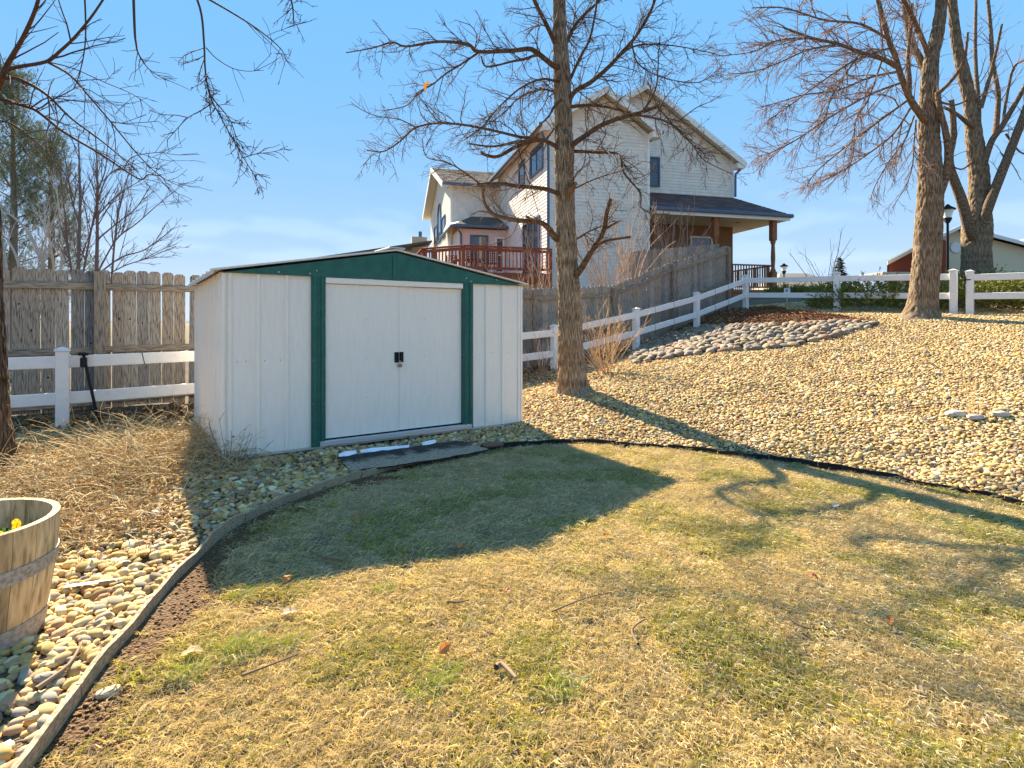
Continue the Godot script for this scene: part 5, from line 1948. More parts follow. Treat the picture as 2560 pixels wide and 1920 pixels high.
func build_right_trees() -> void:
	var barkm := bark_mat(0.42, 0.335, 0.245, 75, Vector3(7, 0.5, 7))
	var limbm := bark_mat(0.36, 0.28, 0.21, 76, Vector3(5, 1.4, 5))
	var twigm := mat(0.25, 0.165, 0.13, 0.9)
	# --- tree in front of the fence
	var t := thing("bare_tree", "tall bare tree with spreading twiggy crown in front of the white fence", "tree")
	part("trunk", trunk_mesh([[2300, 822, 150], [2302, 800, 102], [2304, 780, 76], [2308, 745, 62], [2316, 660, 60], [2322, 560, 58], [2326, 480, 54], [2325, 400, 48], [2322, 330, 44], [2322, 260, 40], [2324, 190, 36], [2330, 139, 30], [2342, 90, 28], [2352, 20, 24], [2360, -120, 18], [2365, -330, 9]], 11.0, 72, 0.015, 6, 14), barkm, t)
	var g := Grow.new()
	g.rng.seed = 202
	g.kink = 0.13
	g.lift = -0.025
	g.every = 0.06
	g.ratio = 0.42
	g.spread = 0.6
	g.most = 0.95
	g.thin = 0.0033
	var crown := Buf.new()
	var limbs := [
		[[[2312, 300], [2300, 285], [2276, 249], [2253, 194], [2237, 139], [2221, 100], [2200, 20], [2180, -60]], 10.9, 10.2, 13.0, 6.0, 0.2, 1],
		[[[2272, 240], [2273, 200], [2270, 150], [2275, 90], [2280, 10]], 10.8, 10.9, 9.0, 5.0, 0.3, 2],
		[[[2322, 190], [2311, 178], [2296, 139], [2276, 100], [2262, 20], [2255, -80]], 11.0, 11.6, 14.0, 7.0, 0.2, 2],
		[[[2240, 165], [2206, 147], [2151, 131], [2096, 110], [2030, 95], [1960, 70]], 10.5, 9.6, 9.0, 3.0, 0.1, 2],
		[[[2338, 500], [2352, 480], [2366, 433], [2370, 374], [2362, 320], [2350, 276], [2344, 230]], 10.95, 10.7, 13.0, 8.0, 0.5, 1],
		[[[2344, 235], [2380, 200], [2410, 150], [2420, 80]], 10.7, 10.2, 7.0, 3.0, 0.2, 2],
		[[[2350, 255], [2390, 262], [2440, 240], [2500, 225]], 10.7, 9.9, 4.0, 1.6, 0.1, 2],
		# long drooping boughs on the left
		[[[2270, 250], [2215, 290], [2155, 335], [2096, 382], [2040, 430], [2018, 464]], 10.7, 9.5, 4.5, 1.3, 0.05, 2],
		[[[2258, 205], [2174, 237], [2080, 290], [1990, 350], [1930, 380], [1895, 390]], 10.6, 9.2, 4.5, 1.2, 0.05, 2],
		[[[2240, 180], [2174, 194], [2096, 225], [2010, 237], [1950, 255], [1900, 268]], 10.5, 9.2, 4.5, 1.2, 0.05, 2],
		[[[2276, 270], [2233, 335], [2174, 382], [2110, 425], [2060, 450], [2018, 466]], 10.8, 10.2, 4.0, 1.2, 0.05, 2],
		[[[2285, 290], [2262, 350], [2225, 400], [2190, 460], [2175, 500]], 10.8, 10.0, 3.4, 1.1, 0.05, 2],
		[[[2290, 300], [2285, 360], [2280, 420], [2262, 470], [2230, 520]], 10.8, 10.6, 3.0, 1.0, 0.05, 2],
		[[[2225, 120], [2140, 150], [2060, 200], [1980, 260], [1920, 300]], 10.4, 9.0, 4.0, 1.2, 0.05, 2],
		[[[2096, 110], [2020, 125], [1940, 160], [1880, 180], [1820, 185]], 9.9, 8.8, 3.5, 1.1, 0.05, 2],
		[[[2030, 95], [1950, 100], [1880, 130], [1790, 140]], 9.7, 8.7, 3.5, 1.1, 0.05, 2],
		[[[2151, 131], [2110, 190], [2080, 240], [2060, 300], [2030, 340]], 10.0, 9.6, 3.0, 1.1, 0.05, 2],
		[[[2220, 98], [2150, 60], [2060, 50], [1960, 20], [1880, 20]], 10.4, 9.3, 5.0, 1.6, 0.05, 2],
		[[[2206, 147], [2170, 250], [2140, 300], [2130, 400], [2100, 430]], 10.4, 10.4, 3.2, 1.1, 0.05, 2],
		[[[2326, 150], [2280, 40], [2230, -40], [2150, -110]], 11.0, 10.0, 9.0, 3.0, 0.1, 2],
	]
	for l in limbs:
		var p := limb_points(l[0], l[1], l[2])
		var r := radii(p.size(), l[3] * LIMB / FOCAL * l[1], l[4] * LIMB / FOCAL * l[2])
		var b := Buf.new()
		var f := FastNoiseLite.new()
		f.seed = 19
		f.frequency = 0.2
		if l[3] > 6.5:
			b.tube(p, r, 16, true, f, 0.004)
		else:
			b.tube(p, r, 7)
		part("limb", b.mesh(), limbm, t)
		var length := 0.0
		for k in p.size() - 1:
			length += p[k].distance_to(p[k + 1])
		g.children(crown, p, r, length, l[6], l[5])
	print("right crown tris ", crown.i.size() / 3)
	part("crown", crown.mesh(), twigm, t)
	# --- tree behind the gate
	var t2 := thing("bare_tree", "thick bare tree forking into three limbs behind the white gate", "tree")
	var z := 16.0
	part("trunk", trunk_mesh([[2443, 720, 82], [2442, 680, 66], [2441, 630, 60], [2443, 570, 62], [2448, 500, 46], [2447, 433, 42], [2436, 350, 36], [2426, 260, 28], [2408, 180, 26], [2392, 106, 22], [2380, 0, 18], [2370, -160, 12], [2366, -330, 6]], z, 64, 0.02, 8, 12), barkm, t2)
	var g2 := Grow.new()
	g2.rng.seed = 303
	g2.kink = 0.14
	g2.lift = -0.02
	g2.every = 0.14
	g2.ratio = 0.4
	g2.spread = 0.7
	g2.most = 1.1
	g2.thin = 0.004
	var crown2 := Buf.new()
	var l2 := [
		[[[2440, 600], [2425, 575], [2401, 492], [2378, 430], [2374, 390], [2384, 330], [2378, 250]], 15.9, 15.2, 20.0, 8.0, 0.6, 1],
		[[[2446, 600], [2456, 560], [2480, 492], [2519, 394], [2560, 288], [2600, 180], [2640, 60]], 15.9, 15.0, 19.0, 9.0, 0.4, 2],
		[[[2449, 440], [2462, 400], [2480, 351], [2503, 319], [2560, 221], [2600, 150]], 15.9, 15.4, 12.0, 6.0, 0.3, 2],
		[[[2487, 340], [2493, 290], [2495, 230], [2482, 160], [2478, 90], [2470, 0]], 15.8, 16.4, 9.0, 5.0, 0.3, 2],
		[[[2444, 330], [2446, 260], [2440, 180], [2438, 100], [2440, 0]], 15.9, 16.8, 9.0, 4.0, 0.2, 2],
		[[[2432, 318], [2412, 302], [2390, 284], [2360, 268]], 15.8, 15.0, 8.0, 4.0, 0.3, 2],
		[[[2452, 270], [2475, 190], [2490, 130], [2505, 60]], 15.8, 15.2, 7.0, 3.0, 0.2, 2],
		[[[2505, 318], [2530, 180], [2560, 150], [2620, 110]], 15.7, 14.9, 5.0, 2.0, 0.1, 2],
		[[[2430, 405], [2408, 422], [2390, 420], [2382, 412]], 15.7, 15.3, 3.5, 1.8, 0.3, 1],
		[[[2515, 335], [2540, 370], [2560, 385], [2600, 390]], 15.6, 15.0, 4.0, 1.6, 0.1, 2],
		[[[2500, 380], [2530, 410], [2552, 450]], 15.6, 15.2, 2.0, 1.0, 0.1, 1],
	]
	for l in l2:
		var p := limb_points(l[0], l[1], l[2])
		var r := radii(p.size(), l[3] * LIMB / FOCAL * l[1], l[4] * LIMB / FOCAL * l[2])
		var b := Buf.new()
		var f := FastNoiseLite.new()
		f.seed = 29
		f.frequency = 0.2
		b.tube(p, r, 16 if l[3] > 6.5 else 7, true, f if l[3] > 6.5 else null, 0.006)
		part("limb", b.mesh(), limbm, t2)
		var length := 0.0
		for k in p.size() - 1:
			length += p[k].distance_to(p[k + 1])
		g2.children(crown2, p, r, length, l[6], l[5])
	part("crown", crown2.mesh(), twigm, t2)

func build_left_tree() -> void:
	var barkm := bark_mat(0.25, 0.19, 0.14, 81)
	var limbm := mat(0.16, 0.085, 0.05, 0.85, noise_tex(0.03, [[0.0, grey(0.6)], [1.0, grey(1.0)]], 82, 4), Vector3(4, 4, 4))
	var twigm := mat(0.085, 0.048, 0.036, 0.9)
	var t := thing("bare_tree", "bare tree at the picture's left edge with arching branches overhead", "tree")
	var z := 4.5
	part("trunk", trunk_mesh([[-58, 1235, 190], [-55, 1190, 165], [-58, 1120, 145], [-64, 1000, 128], [-70, 800, 120], [-76, 500, 112], [-82, 250, 96], [-86, 60, 80], [-88, -200, 60], [-80, -420, 40]], z, 84, 0.016, 12, 14), barkm, t)
	var g := Grow.new()
	g.rng.seed = 404
	g.kink = 0.1
	g.lift = 0.01
	g.every = 0.085
	g.ratio = 0.5
	g.spread = 0.7
	g.most = 0.55
	g.thin = 0.0019
	var spur := Grow.new()
	spur.rng.seed = 405
	spur.kink = 0.2
	spur.lift = -0.02
	spur.every = 0.028
	spur.ratio = 0.45
	spur.spread = 0.75
	spur.most = 0.30
	spur.thin = 0.0021
	var crown := Buf.new()
	# last number: 1 = long wands, 2 = short crowded spurs
	var limbs := [
		[[[-82, 280], [-40, 255], [0, 212], [14, 172], [36, 132], [60, 90], [90, 20], [110, -60]], 4.45, 4.1, 12.0, 5.0, 0.3, 1, 1],
		[[[4, 205], [10, 182], [36, 169], [116, 154], [150, 128], [185, 95], [230, 40], [270, -20]], 4.3, 4.0, 8.0, 3.0, 0.2, 2, 1],
		[[[-80, 250], [-40, 215], [0, 198], [40, 196], [90, 219], [130, 248], [177, 295], [260, 357], [347, 430]], 4.45, 3.9, 9.0, 1.6, 0.3, 2, 1],
		[[[-78, 300], [-40, 255], [0, 248], [54, 263], [94, 279], [159, 330], [253, 386], [345, 446], [370, 437], [401, 440]], 4.5, 4.3, 8.0, 1.4, 0.2, 2, 1],
		[[[116, 154], [174, 187], [217, 234], [278, 306], [347, 389], [401, 440], [457, 469]], 4.15, 3.8, 4.2, 1.0, 0.1, 2, 1],
		[[[205, -100], [213, 20], [213, 107], [202, 172], [188, 216]], 4.0, 4.1, 3.5, 1.2, 0.3, 2, 1],
		[[[-76, 360], [-30, 300], [0, 302], [36, 313], [94, 357], [159, 429], [185, 500]], 4.5, 4.5, 4.0, 1.2, 0.2, 1, 1],
		[[[310, 424], [322, 400], [345, 388], [400, 381], [440, 387], [498, 386]], 4.1, 4.0, 1.6, 0.9, 0.2, 1, 1],
		[[[278, 306], [320, 308], [360, 306], [395, 303]], 3.95, 3.8, 1.6, 0.9, 0.2, 1, 1],
		[[[278, 306], [287, 340], [288, 380], [280, 430]], 3.95, 4.0, 1.6, 0.9, 0.2, 1, 1],
		[[[94, 279], [150, 255], [200, 250], [275, 255]], 4.35, 4.1, 1.6, 0.8, 0.2, 1, 1],
		[[[116, 154], [180, 170], [260, 205], [320, 230], [355, 250]], 4.1, 3.9, 2.2, 0.9, 0.1, 2, 1],
		# boughs above the frame that carry the hanging sprays
		[[[-86, 40], [40, -120], [200, -170], [380, -150], [470, -60]], 4.5, 3.85, 12.0, 4.0, 0.7, 1, 1],
		[[[462, -70], [500, 20], [510, 107], [513, 172], [524, 237], [553, 295], [597, 375], [644, 451]], 3.87, 3.6, 4.2, 1.2, 0.3, 2, 2],
		[[[524, 237], [545, 262], [575, 300], [590, 340], [610, 372]], 3.75, 3.6, 2.6, 1.0, 0.05, 2, 2],
		[[[530, 258], [500, 278], [470, 294], [440, 325], [418, 350]], 3.75, 3.6, 2.2, 1.0, 0.3, 1, 2],
		[[[470, 294], [440, 288], [404, 286], [372, 275]], 3.68, 3.6, 1.6, 0.8, 0.2, 1, 2],
		[[[606, 395], [640, 385], [680, 380], [712, 372]], 3.65, 3.5, 1.7, 0.8, 0.1, 1, 2],
		[[[516, 120], [540, 145], [580, 170], [620, 178], [650, 175]], 3.8, 3.6, 2.0, 0.8, 0.1, 1, 1],
		[[[330, -130], [336, 60], [340, 107], [347, 136], [372, 172], [412, 199]], 4.1, 3.8, 5.0, 1.0, 0.5, 1, 2],
		[[[480, -25], [560, 20], [640, 70], [700, 120], [716, 152]], 4.0, 3.6, 4.0, 1.0, 0.3, 2, 1],
		[[[200, -160], [420, -200], [640, -120], [720, -20], [735, 60]], 4.3, 3.8, 9.0, 1.5, 0.5, 2, 2],
	]
	for l in limbs:
		var p := limb_points(l[0], l[1], l[2])
		var r := radii(p.size(), l[3] * LIMB / FOCAL * l[1], l[4] * LIMB / FOCAL * l[2])
		var b := Buf.new()
		b.tube(p, r, 9)
		part("limb", b.mesh(), limbm if l[3] > 3.0 else twigm, t)
		var length := 0.0
		for k in p.size() - 1:
			length += p[k].distance_to(p[k + 1])
		(g if l[7] == 1 else spur).children(crown, p, r, length, l[6], l[5])
	part("crown", crown.mesh(), twigm, t)

func build_left_background() -> void:
	# a pine behind the fence: thin trunk, whorled branches, tufts of needles
	var barkm := mat(0.24, 0.18, 0.14, 0.9)
	var needle := mat(0.075, 0.105, 0.055, 0.8)
	needle.vertex_color_use_as_albedo = true
	needle.albedo_color = Color(1, 1, 1)
	needle.backlight_enabled = true
	needle.backlight = lin(0.1, 0.1, 0.04)
	var rng := RandomNumberGenerator.new()
	rng.seed = 501
	var pl := 0
	for q in [[30, 13.0, 190.0, 215.0, "tall thin pine with blue-green needles behind the board fence, outermost"], [125, 14.5, 330.0, 170.0, "shorter open pine behind the board fence beside the bare stems"]]:
		var zf: float = q[1]
		var top := W(q[0], q[2], zf)
		var g := gh(top.x, zf)
		var t := thing("pine_tree", q[4], "tree", Vector3.ZERO, 0.0, "pines behind the fence")
		var b := Buf.new()
		var hgt := top.y - g
		b.tube(PackedVector3Array([Vector3(top.x, g - 0.1, top.z), Vector3(top.x + 0.05, g + hgt * 0.5, top.z), top]), PackedFloat32Array([0.11, 0.07, 0.015]), 9)
		part("trunk", b.mesh(), barkm, t)
		var br := Buf.new()
		var nb := Buf.new()
		var y := 0.9
		while y < hgt - 0.1:
			var f := y / hgt
			for k in rng.randi_range(3, 5):
				var a := rng.randf() * TAU
				var L := lerpf(1.75, 0.25, pow(f, 1.1)) * rng.randf_range(0.6, 1.15)
				var d := Vector3(cos(a), 0.25 + 0.4 * f, sin(a)).normalized()
				var p := Vector3(top.x, g + y, top.z)
				var pts := PackedVector3Array([p])
				for j in 5:
					d = (d + Vector3(rng.randfn() * 0.08, 0.10, rng.randfn() * 0.08)).normalized()
					p += d * L / 5
					pts.append(p)
				br.tube(pts, radii(6, 0.018, 0.005), 4)
				for j in range(2, 6):
					for m in 9:
						var s := pts[j] + Vector3(rng.randfn(), rng.randfn(), rng.randfn()) * 0.13
						var up := (Vector3(rng.randfn() * 0.45, 0.9, rng.randfn() * 0.45) + (s - Vector3(top.x, s.y, top.z)).normalized() * 0.4).normalized()
						# a shoot: a bottle brush of needles round a short axis
						nb.col = Color(0.13, 0.16, 0.10).lerp(Color(0.26, 0.25, 0.12), rng.randf())
						for e in 14:
							var fr := rng.randf()
							var c := s + up * 0.17 * fr
							var o := (up * 0.8 + Vector3(rng.randfn(), rng.randfn(), rng.randfn()).normalized() * 0.75).normalized() * rng.randf_range(0.06, 0.11)
							var w := o.cross(Vector3(rng.randfn(), rng.randfn(), rng.randfn())).normalized() * 0.0045
							nb.tri(c - w, c + w, c + o)
			y += lerpf(0.30, 0.2, f)
		part("branches", br.mesh(), barkm, t)
		part("crown", nb.mesh(), needle, t)
		pl += 1
	# bare multi-stemmed trees with sprays of fine twigs
	var twigm := mat(0.17, 0.125, 0.11, 0.9)
	var pale := mat(0.48, 0.45, 0.42, 0.9)
	var tlab := ["bare multi-stemmed tree behind the fence with long twigs sweeping sideways", "pale bare thicket tree behind the board fence in front of the pines"]
	for kind in 2:
		var t := thing("bare_tree", tlab[kind], "tree", Vector3.ZERO, 0.0)
		var g := Grow.new()
		g.rng.seed = 601 + kind
		g.kink = 0.06
		g.lift = 0.035
		g.every = 0.11
		g.ratio = 0.5
		g.spread = 0.5
		g.most = 0.9
		g.thin = 0.0035
		var crown := Buf.new()
		var stems: Array
		if kind == 0:
			stems = [[[[240, 720], [243, 600], [243, 500], [243, 420], [238, 330]], 11.5, 11.3, 7.0, 1.4], [[[195, 720], [198, 600], [200, 500], [198, 400], [196, 340]], 11.8, 11.9, 7.0, 1.4],
				[[[205, 700], [225, 590], [245, 500], [270, 440], [300, 420]], 11.6, 11.0, 4.0, 1.2], [[[278, 720], [285, 620], [295, 540], [310, 470], [335, 400]], 11.5, 11.2, 4.0, 1.2],
				[[[240, 690], [290, 600], [340, 560], [385, 520], [420, 490]], 11.5, 11.0, 3.0, 1.0], [[[242, 600], [290, 560], [340, 520], [375, 465]], 11.5, 11.2, 3.0, 1.0],
				[[[240, 690], [300, 645], [360, 625], [410, 590], [432, 570]], 11.5, 10.8, 3.0, 1.0], [[[243, 540], [280, 500], [320, 470], [372, 440]], 11.5, 11.4, 2.6, 1.0],
				[[[245, 700], [310, 665], [370, 645], [440, 615]], 11.4, 10.9, 2.6, 1.0], [[[198, 560], [180, 500], [170, 440], [160, 380]], 11.8, 11.9, 3.0, 1.0], [[[243, 480], [262, 430], [268, 380], [272, 330]], 11.4, 11.5, 2.6, 1.0],
				[[[185, 720], [168, 600], [158, 500], [150, 430]], 11.9, 11.9, 4.0, 1.0]]
		else:
			stems = [[[[130, 730], [100, 640], [70, 580], [30, 540], [-20, 520]], 12.2, 11.6, 7.0, 1.5], [[[140, 720], [128, 620], [110, 560], [80, 520]], 12.4, 12.0, 5.0, 1.2], [[[60, 720], [40, 640], [10, 590], [-30, 570]], 12.2, 11.8, 6.0, 1.4],
				[[[150, 720], [155, 620], [150, 540], [140, 470]], 12.4, 12.4, 5.0, 1.2], [[[20, 720], [10, 620], [-10, 520], [-20, 440]], 12.2, 12.6, 5.0, 1.4], [[[90, 730], [100, 640], [120, 580], [150, 530]], 12.0, 11.6, 4.0, 1.2]]
		for l in stems:
			var p := limb_points(l[0], l[1], l[2])
			var r := radii(p.size(), l[3] * LIMB / FOCAL * l[1], l[4] * LIMB / FOCAL * l[2])
			var b := Buf.new()
			b.tube(p, r, 8)
			part("stem", b.mesh(), twigm if kind == 0 else pale, t)
			var length := 0.0
			for k in p.size() - 1:
				length += p[k].distance_to(p[k + 1])
			g.children(crown, p, r, length, 2, 0.12)
		part("crown", crown.mesh(), twigm if kind == 0 else pale, t)

func shrub(called: String, label: String, p: Vector3, count: int, tall: float, wide: float, m: Material, seed_: int, r0 := 0.008, level := 2, every := 0.16, kink := 0.12, group := "") -> Node3D:
	var t := thing(called, label, "shrub", Vector3.ZERO, 0.0, group)
	var g := Grow.new()
	g.rng.seed = seed_
	g.kink = kink
	g.lift = 0.02
	g.every = every
	g.ratio = 0.45
	g.spread = 0.6
	g.most = 0.6
	g.thin = 0.0024
	var b := Buf.new()
	for k in count:
		var a := g.rng.randf() * TAU
		var lean := g.rng.randf_range(0.05, 1.0) * wide
		g.twig(b, p + Vector3(cos(a), 0, sin(a)) * 0.08 * g.rng.randf() - Vector3(0, 0.03, 0), Vector3(cos(a) * lean, 1.0, sin(a) * lean).normalized(), tall * g.rng.randf_range(0.55, 1.1), r0 * g.rng.randf_range(0.6, 1.2), level)
	part("stems", b.mesh(), m, t)
	return t

func build_shrubs() -> void:
	var tan_m := mat(0.46, 0.30, 0.16, 0.85)
	var pink := mat(0.40, 0.27, 0.19, 0.85)
	var red := mat(0.27, 0.16, 0.11, 0.85)
	shrub("twiggy_shrub", "orange-stemmed leafless shrub at the foot of the large trunk", on_ground(1.55, 9.3), 26, 1.25, 0.75, tan_m, 701, 0.008, 2, 0.12)
	shrub("twiggy_shrub", "sparse leafless shrub between shed and trunk before the white rails", on_ground(0.55, 9.6), 10, 1.0, 0.6, pink, 702, 0.006, 2, 0.16)
	shrub("twiggy_shrub", "large pale leafless shrub against the house wall behind the board fence", Vector3(3.1, 1.0, -16.6), 40, 4.4, 0.5, pink, 703, 0.018, 3, 0.2)
	shrub("twiggy_shrub", "reddish leafless shrub in front of the porch brickwork", Vector3(5.7, 1.7, -20.2), 60, 3.9, 0.5, mat(0.42, 0.25, 0.18, 0.85), 704, 0.018, 3, 0.17)
	shrub("twiggy_shrub", "leafless shrub beside the deck behind the board fence", Vector3(0.6, 0.5, -15.0), 30, 3.2, 0.6, pink, 705, 0.013, 3, 0.19)
	shrub("twiggy_shrub", "thin leafless saplings beyond the white fence near the spruce", on_ground(10.0, 18.0), 7, 2.2, 0.5, red, 706, 0.014, 2, 0.25)
	shrub("twiggy_shrub", "low brown leafless shrub beyond the white fence beside the junipers", on_ground(9.2, 15.2), 16, 0.7, 0.9, red, 707, 0.008, 2, 0.14)
	# far bare trees on the horizon
	for q in [[1880, 55.0, 6.0, "small far bare tree above the porch railing"], [2150, 60.0, 6.0, "round far bare tree beside the small spruce"], [2050, 48.0, 4.5, "far bare tree left of the small spruce"], [2260, 55.0, 5.0, "far bare tree before the brick house"]]:
		var p := W(q[0], 700, q[1])
		p.y = 1.0
		var t := thing("bare_tree", q[3], "tree", Vector3.ZERO, 0.0, "far bare trees")
		var g := Grow.new()
		g.rng.seed = int(q[0])
		g.kink = 0.12
		g.every = 0.4
		g.ratio = 0.55
		g.most = 2.0
		g.thin = 0.012
		var b := Buf.new()
		var H: float = q[2]
		b.tube(PackedVector3Array([p, p + Vector3(0, H * 0.4, 0)]), PackedFloat32Array([0.12, 0.08]), 7)
		part("trunk", b.mesh(), red, t)
		var c := Buf.new()
		for k in 12:
			var a := g.rng.randf() * TAU
			g.twig(c, p + Vector3(0, H * g.rng.randf_range(0.25, 0.42), 0), Vector3(cos(a) * 0.7, 0.9, sin(a) * 0.7).normalized(), H * g.rng.randf_range(0.3, 0.55), 0.045, 2)
		part("crown", c.mesh(), red, t)
	# the small far spruce
	var sp := W(2097, 643, 42.0)
	var t := thing("spruce_tree", "small dark pointed spruce on the horizon above the white fence", "tree")
	var rng := RandomNumberGenerator.new()
	rng.seed = 88
	var tb := Buf.new()
	tb.tube(PackedVector3Array([Vector3(sp.x, 1.0, sp.z), sp]), PackedFloat32Array([0.12, 0.02]), 7)
	part("trunk", tb.mesh(), mat(0.1, 0.07, 0.05, 0.9), t)
	var sb := Buf.new()
	for k in 900:
		var f := pow(rng.randf(), 0.7)
		var y := lerpf(sp.y, 1.4, f)
		var r := 1.35 * f * rng.randf_range(0.3, 1.0)
		var a := rng.randf() * TAU
		var c := Vector3(sp.x + cos(a) * r, y, sp.z + sin(a) * r)
		var o := Vector3(cos(a) * 0.4, -0.12, sin(a) * 0.4) * rng.randf_range(0.6, 1.2)
		var w := Vector3(-sin(a), 0.3, cos(a)) * 0.09
		sb.tri(c - w, c + w, c + o)
	part("crown", sb.mesh(), mat(0.045, 0.07, 0.05, 0.8), t)
	# junipers behind the fence
	var jm := mat(1, 1, 1, 0.8)
	jm.vertex_color_use_as_albedo = true
	jm.backlight_enabled = true
	jm.backlight = lin(0.08, 0.09, 0.02)
	var jl := ["spreading green juniper behind the fence between its post and the trunk", "low green juniper behind the gate latch", "wide green juniper beyond the white gate at the picture's edge", "green juniper heaped round the foot of the forked tree", "small round green bush past the porch railing", "second small green bush past the porch railing"]
	var kk := 0
	for q in [[8.95, 14.0, 1.25, 0.85, 1.5], [10.6, 12.9, 0.9, 0.8, 1.5], [12.4, 11.9, 1.5, 1.0, 1.5], [12.9, 15.4, 1.4, 1.05, 1.6], [10.9, 22.0, 0.8, 0.6, 2.1], [12.6, 22.5, 0.9, 0.6, 2.15]]:
		var tj := thing("juniper_bush", jl[kk], "bush", Vector3(q[0], q[4], -q[1]), 0.0, "junipers behind the fence")
		var st := Buf.new()
		st.tube(PackedVector3Array([Vector3(0, -0.3, 0), Vector3(0.03, 0.25, 0)]), PackedFloat32Array([0.05, 0.03]), 6)
		part("stem", st.mesh(), red, tj)
		var jb := Buf.new()
		rng.seed = 900 + kk
		var R: float = q[2]
		var Hh: float = q[3]
		for k in 760:
			var a := rng.randf() * TAU
			var rr := sqrt(rng.randf())
			var y := Hh * (1.0 - rr * rr * 0.55) * rng.randf_range(0.25, 1.0)
			var c := Vector3(cos(a) * rr * R, y - 0.05, sin(a) * rr * R)
			var d := (Vector3(cos(a) * 0.8, rng.randf_range(0.15, 0.9), sin(a) * 0.8) + Vector3(rng.randfn(), 0, rng.randfn()) * 0.35).normalized()
			# a feathery spray
			var L := rng.randf_range(0.22, 0.42)
			for e in 16:
				var f := rng.randf()
				var m := c + d * L * f
				var o := (d + Vector3(rng.randfn(), rng.randfn() * 0.6, rng.randfn()) * 0.55).normalized() * rng.randf_range(0.05, 0.12)
				var w := o.cross(Vector3(rng.randfn(), rng.randfn(), rng.randfn())).normalized() * 0.012
				jb.col = Color(0.12, 0.14, 0.03).lerp(Color(0.26, 0.25, 0.06), rng.randf())
				jb.tri(m - w, m + w, m + o)
		part("crown", jb.mesh(), jm, tj)
		kk += 1

# ------------------------------------------------------------------ dry plants, barrel, litter
func build_dry_plants() -> void:
	var labels := ["straw-dry perennial clump against the shed's shaded corner", "matted dry perennial clump in front of the shed's side wall", "dry straw-coloured clump nearest the white fence post", "dry clump on the gravel behind the barrel planter", "large tangled dry clump in the middle of the gravel bed", "dry clump beside the trunk at the picture's left edge", "brown leafy dry clump between barrel and gravel", "wispy dry clump below the leaning stake", "low dry clump on the shed's gravel side", "thin dry stalks near the barrel's rim", "flattened dry clump beneath the white rails", "small dry clump under the shed's rear corner"]
	var spots := [[-2.62, 4.62, 0.42, 80], [-2.95, 5.0, 0.5, 120], [-4.3, 5.4, 0.35, 70], [-3.0, 3.3, 0.28, 110], [-2.95, 4.15, 0.42, 220], [-3.7, 4.1, 0.34, 130], [-2.55, 3.45, 0.26, 160], [-3.75, 5.3, 0.4, 90], [-3.35, 4.6, 0.4, 170], [-2.75, 2.95, 0.25, 50], [-4.6, 5.0, 0.3, 90], [-3.45, 5.55, 0.42, 80]]
	var rng := RandomNumberGenerator.new()
	rng.seed = 1001
	var m := vmat(0.85)
	m.backlight_enabled = true
	m.backlight = lin(0.14, 0.09, 0.04)
	m.metallic_specular = 0.2
	for k in spots.size():
		var q = spots[k]
		var c := on_ground(q[0], q[1])
		var t := thing("dry_plant", labels[k], "plant", Vector3.ZERO, 0.0, "dry plants on the gravel by the shed")
		var b := Buf.new()
		var lv := Buf.new()
		for j in int(q[3] * 2.6):
			var a := rng.randf() * TAU
			var rr := sqrt(rng.randf()) * 0.46
			var p := on_ground(c.x + cos(a) * rr, -c.z - sin(a) * rr, -0.01)
			var lean := rng.randf() * TAU
			var d := Vector3(cos(lean) * 0.8, rng.randf_range(0.25, 1.3), sin(lean) * 0.8).normalized()
			var L: float = q[2] * rng.randf_range(0.55, 1.55)
			var pts := PackedVector3Array([p])
			for e in 5:
				d = (d + Vector3(rng.randfn() * 0.16, -0.2, rng.randfn() * 0.16)).normalized()
				p += d * L / 5
				p.y = maxf(p.y, gh(p.x, -p.z) + 0.012)
				pts.append(p)
			b.col = Color(0.55, 0.40, 0.19).lerp(Color(0.72, 0.57, 0.33), rng.randf()) * rng.randf_range(0.65, 1.1)
			b.tube(pts, radii(6, 0.0032, 0.0016), 3, false)
			# shrivelled leaves
			for e in (3 if k in [3, 4, 6, 8] else 1):
				var s := pts[rng.randi_range(1, 5)]
				var o := Vector3(rng.randfn(), rng.randfn() * 0.4, rng.randfn()).normalized() * rng.randf_range(0.015, 0.04)
				var w := o.cross(Vector3(rng.randfn(), rng.randfn(), rng.randfn())).normalized() * rng.randf_range(0.005, 0.011)
				lv.col = Color(0.34, 0.20, 0.09).lerp(Color(0.52, 0.35, 0.17), rng.randf()) * rng.randf_range(0.55, 1.1)
				lv.quad(s, s + o * 0.5 + w, s + o, s + o * 0.5 - w)
		part("stems", b.mesh(), m, t)
		part("leaves", lv.mesh(), m, t)
	# stalks on the open gravel
	var sm := mat(0.5, 0.33, 0.16, 0.85)
	shrub("dry_stalks", "upright dry grass stalks between white rocks on the gravel slope", pick(2445, 1047), 12, 0.55, 0.35, sm, 1101, 0.0035, 0, 1.0, 0.05)
	shrub("dry_stalks", "low dry stalks at the shed's far front corner", pick(1320, 930), 14, 0.4, 0.6, sm, 1102, 0.003, 1, 0.2, 0.12)
	shrub("dry_stalks", "dark wispy stems leaning over the shed's lower corner panel", on_ground(-2.28, 4.62), 16, 0.45, 0.9, mat(0.22, 0.15, 0.1, 0.85), 1103, 0.0026, 1, 0.16, 0.14)

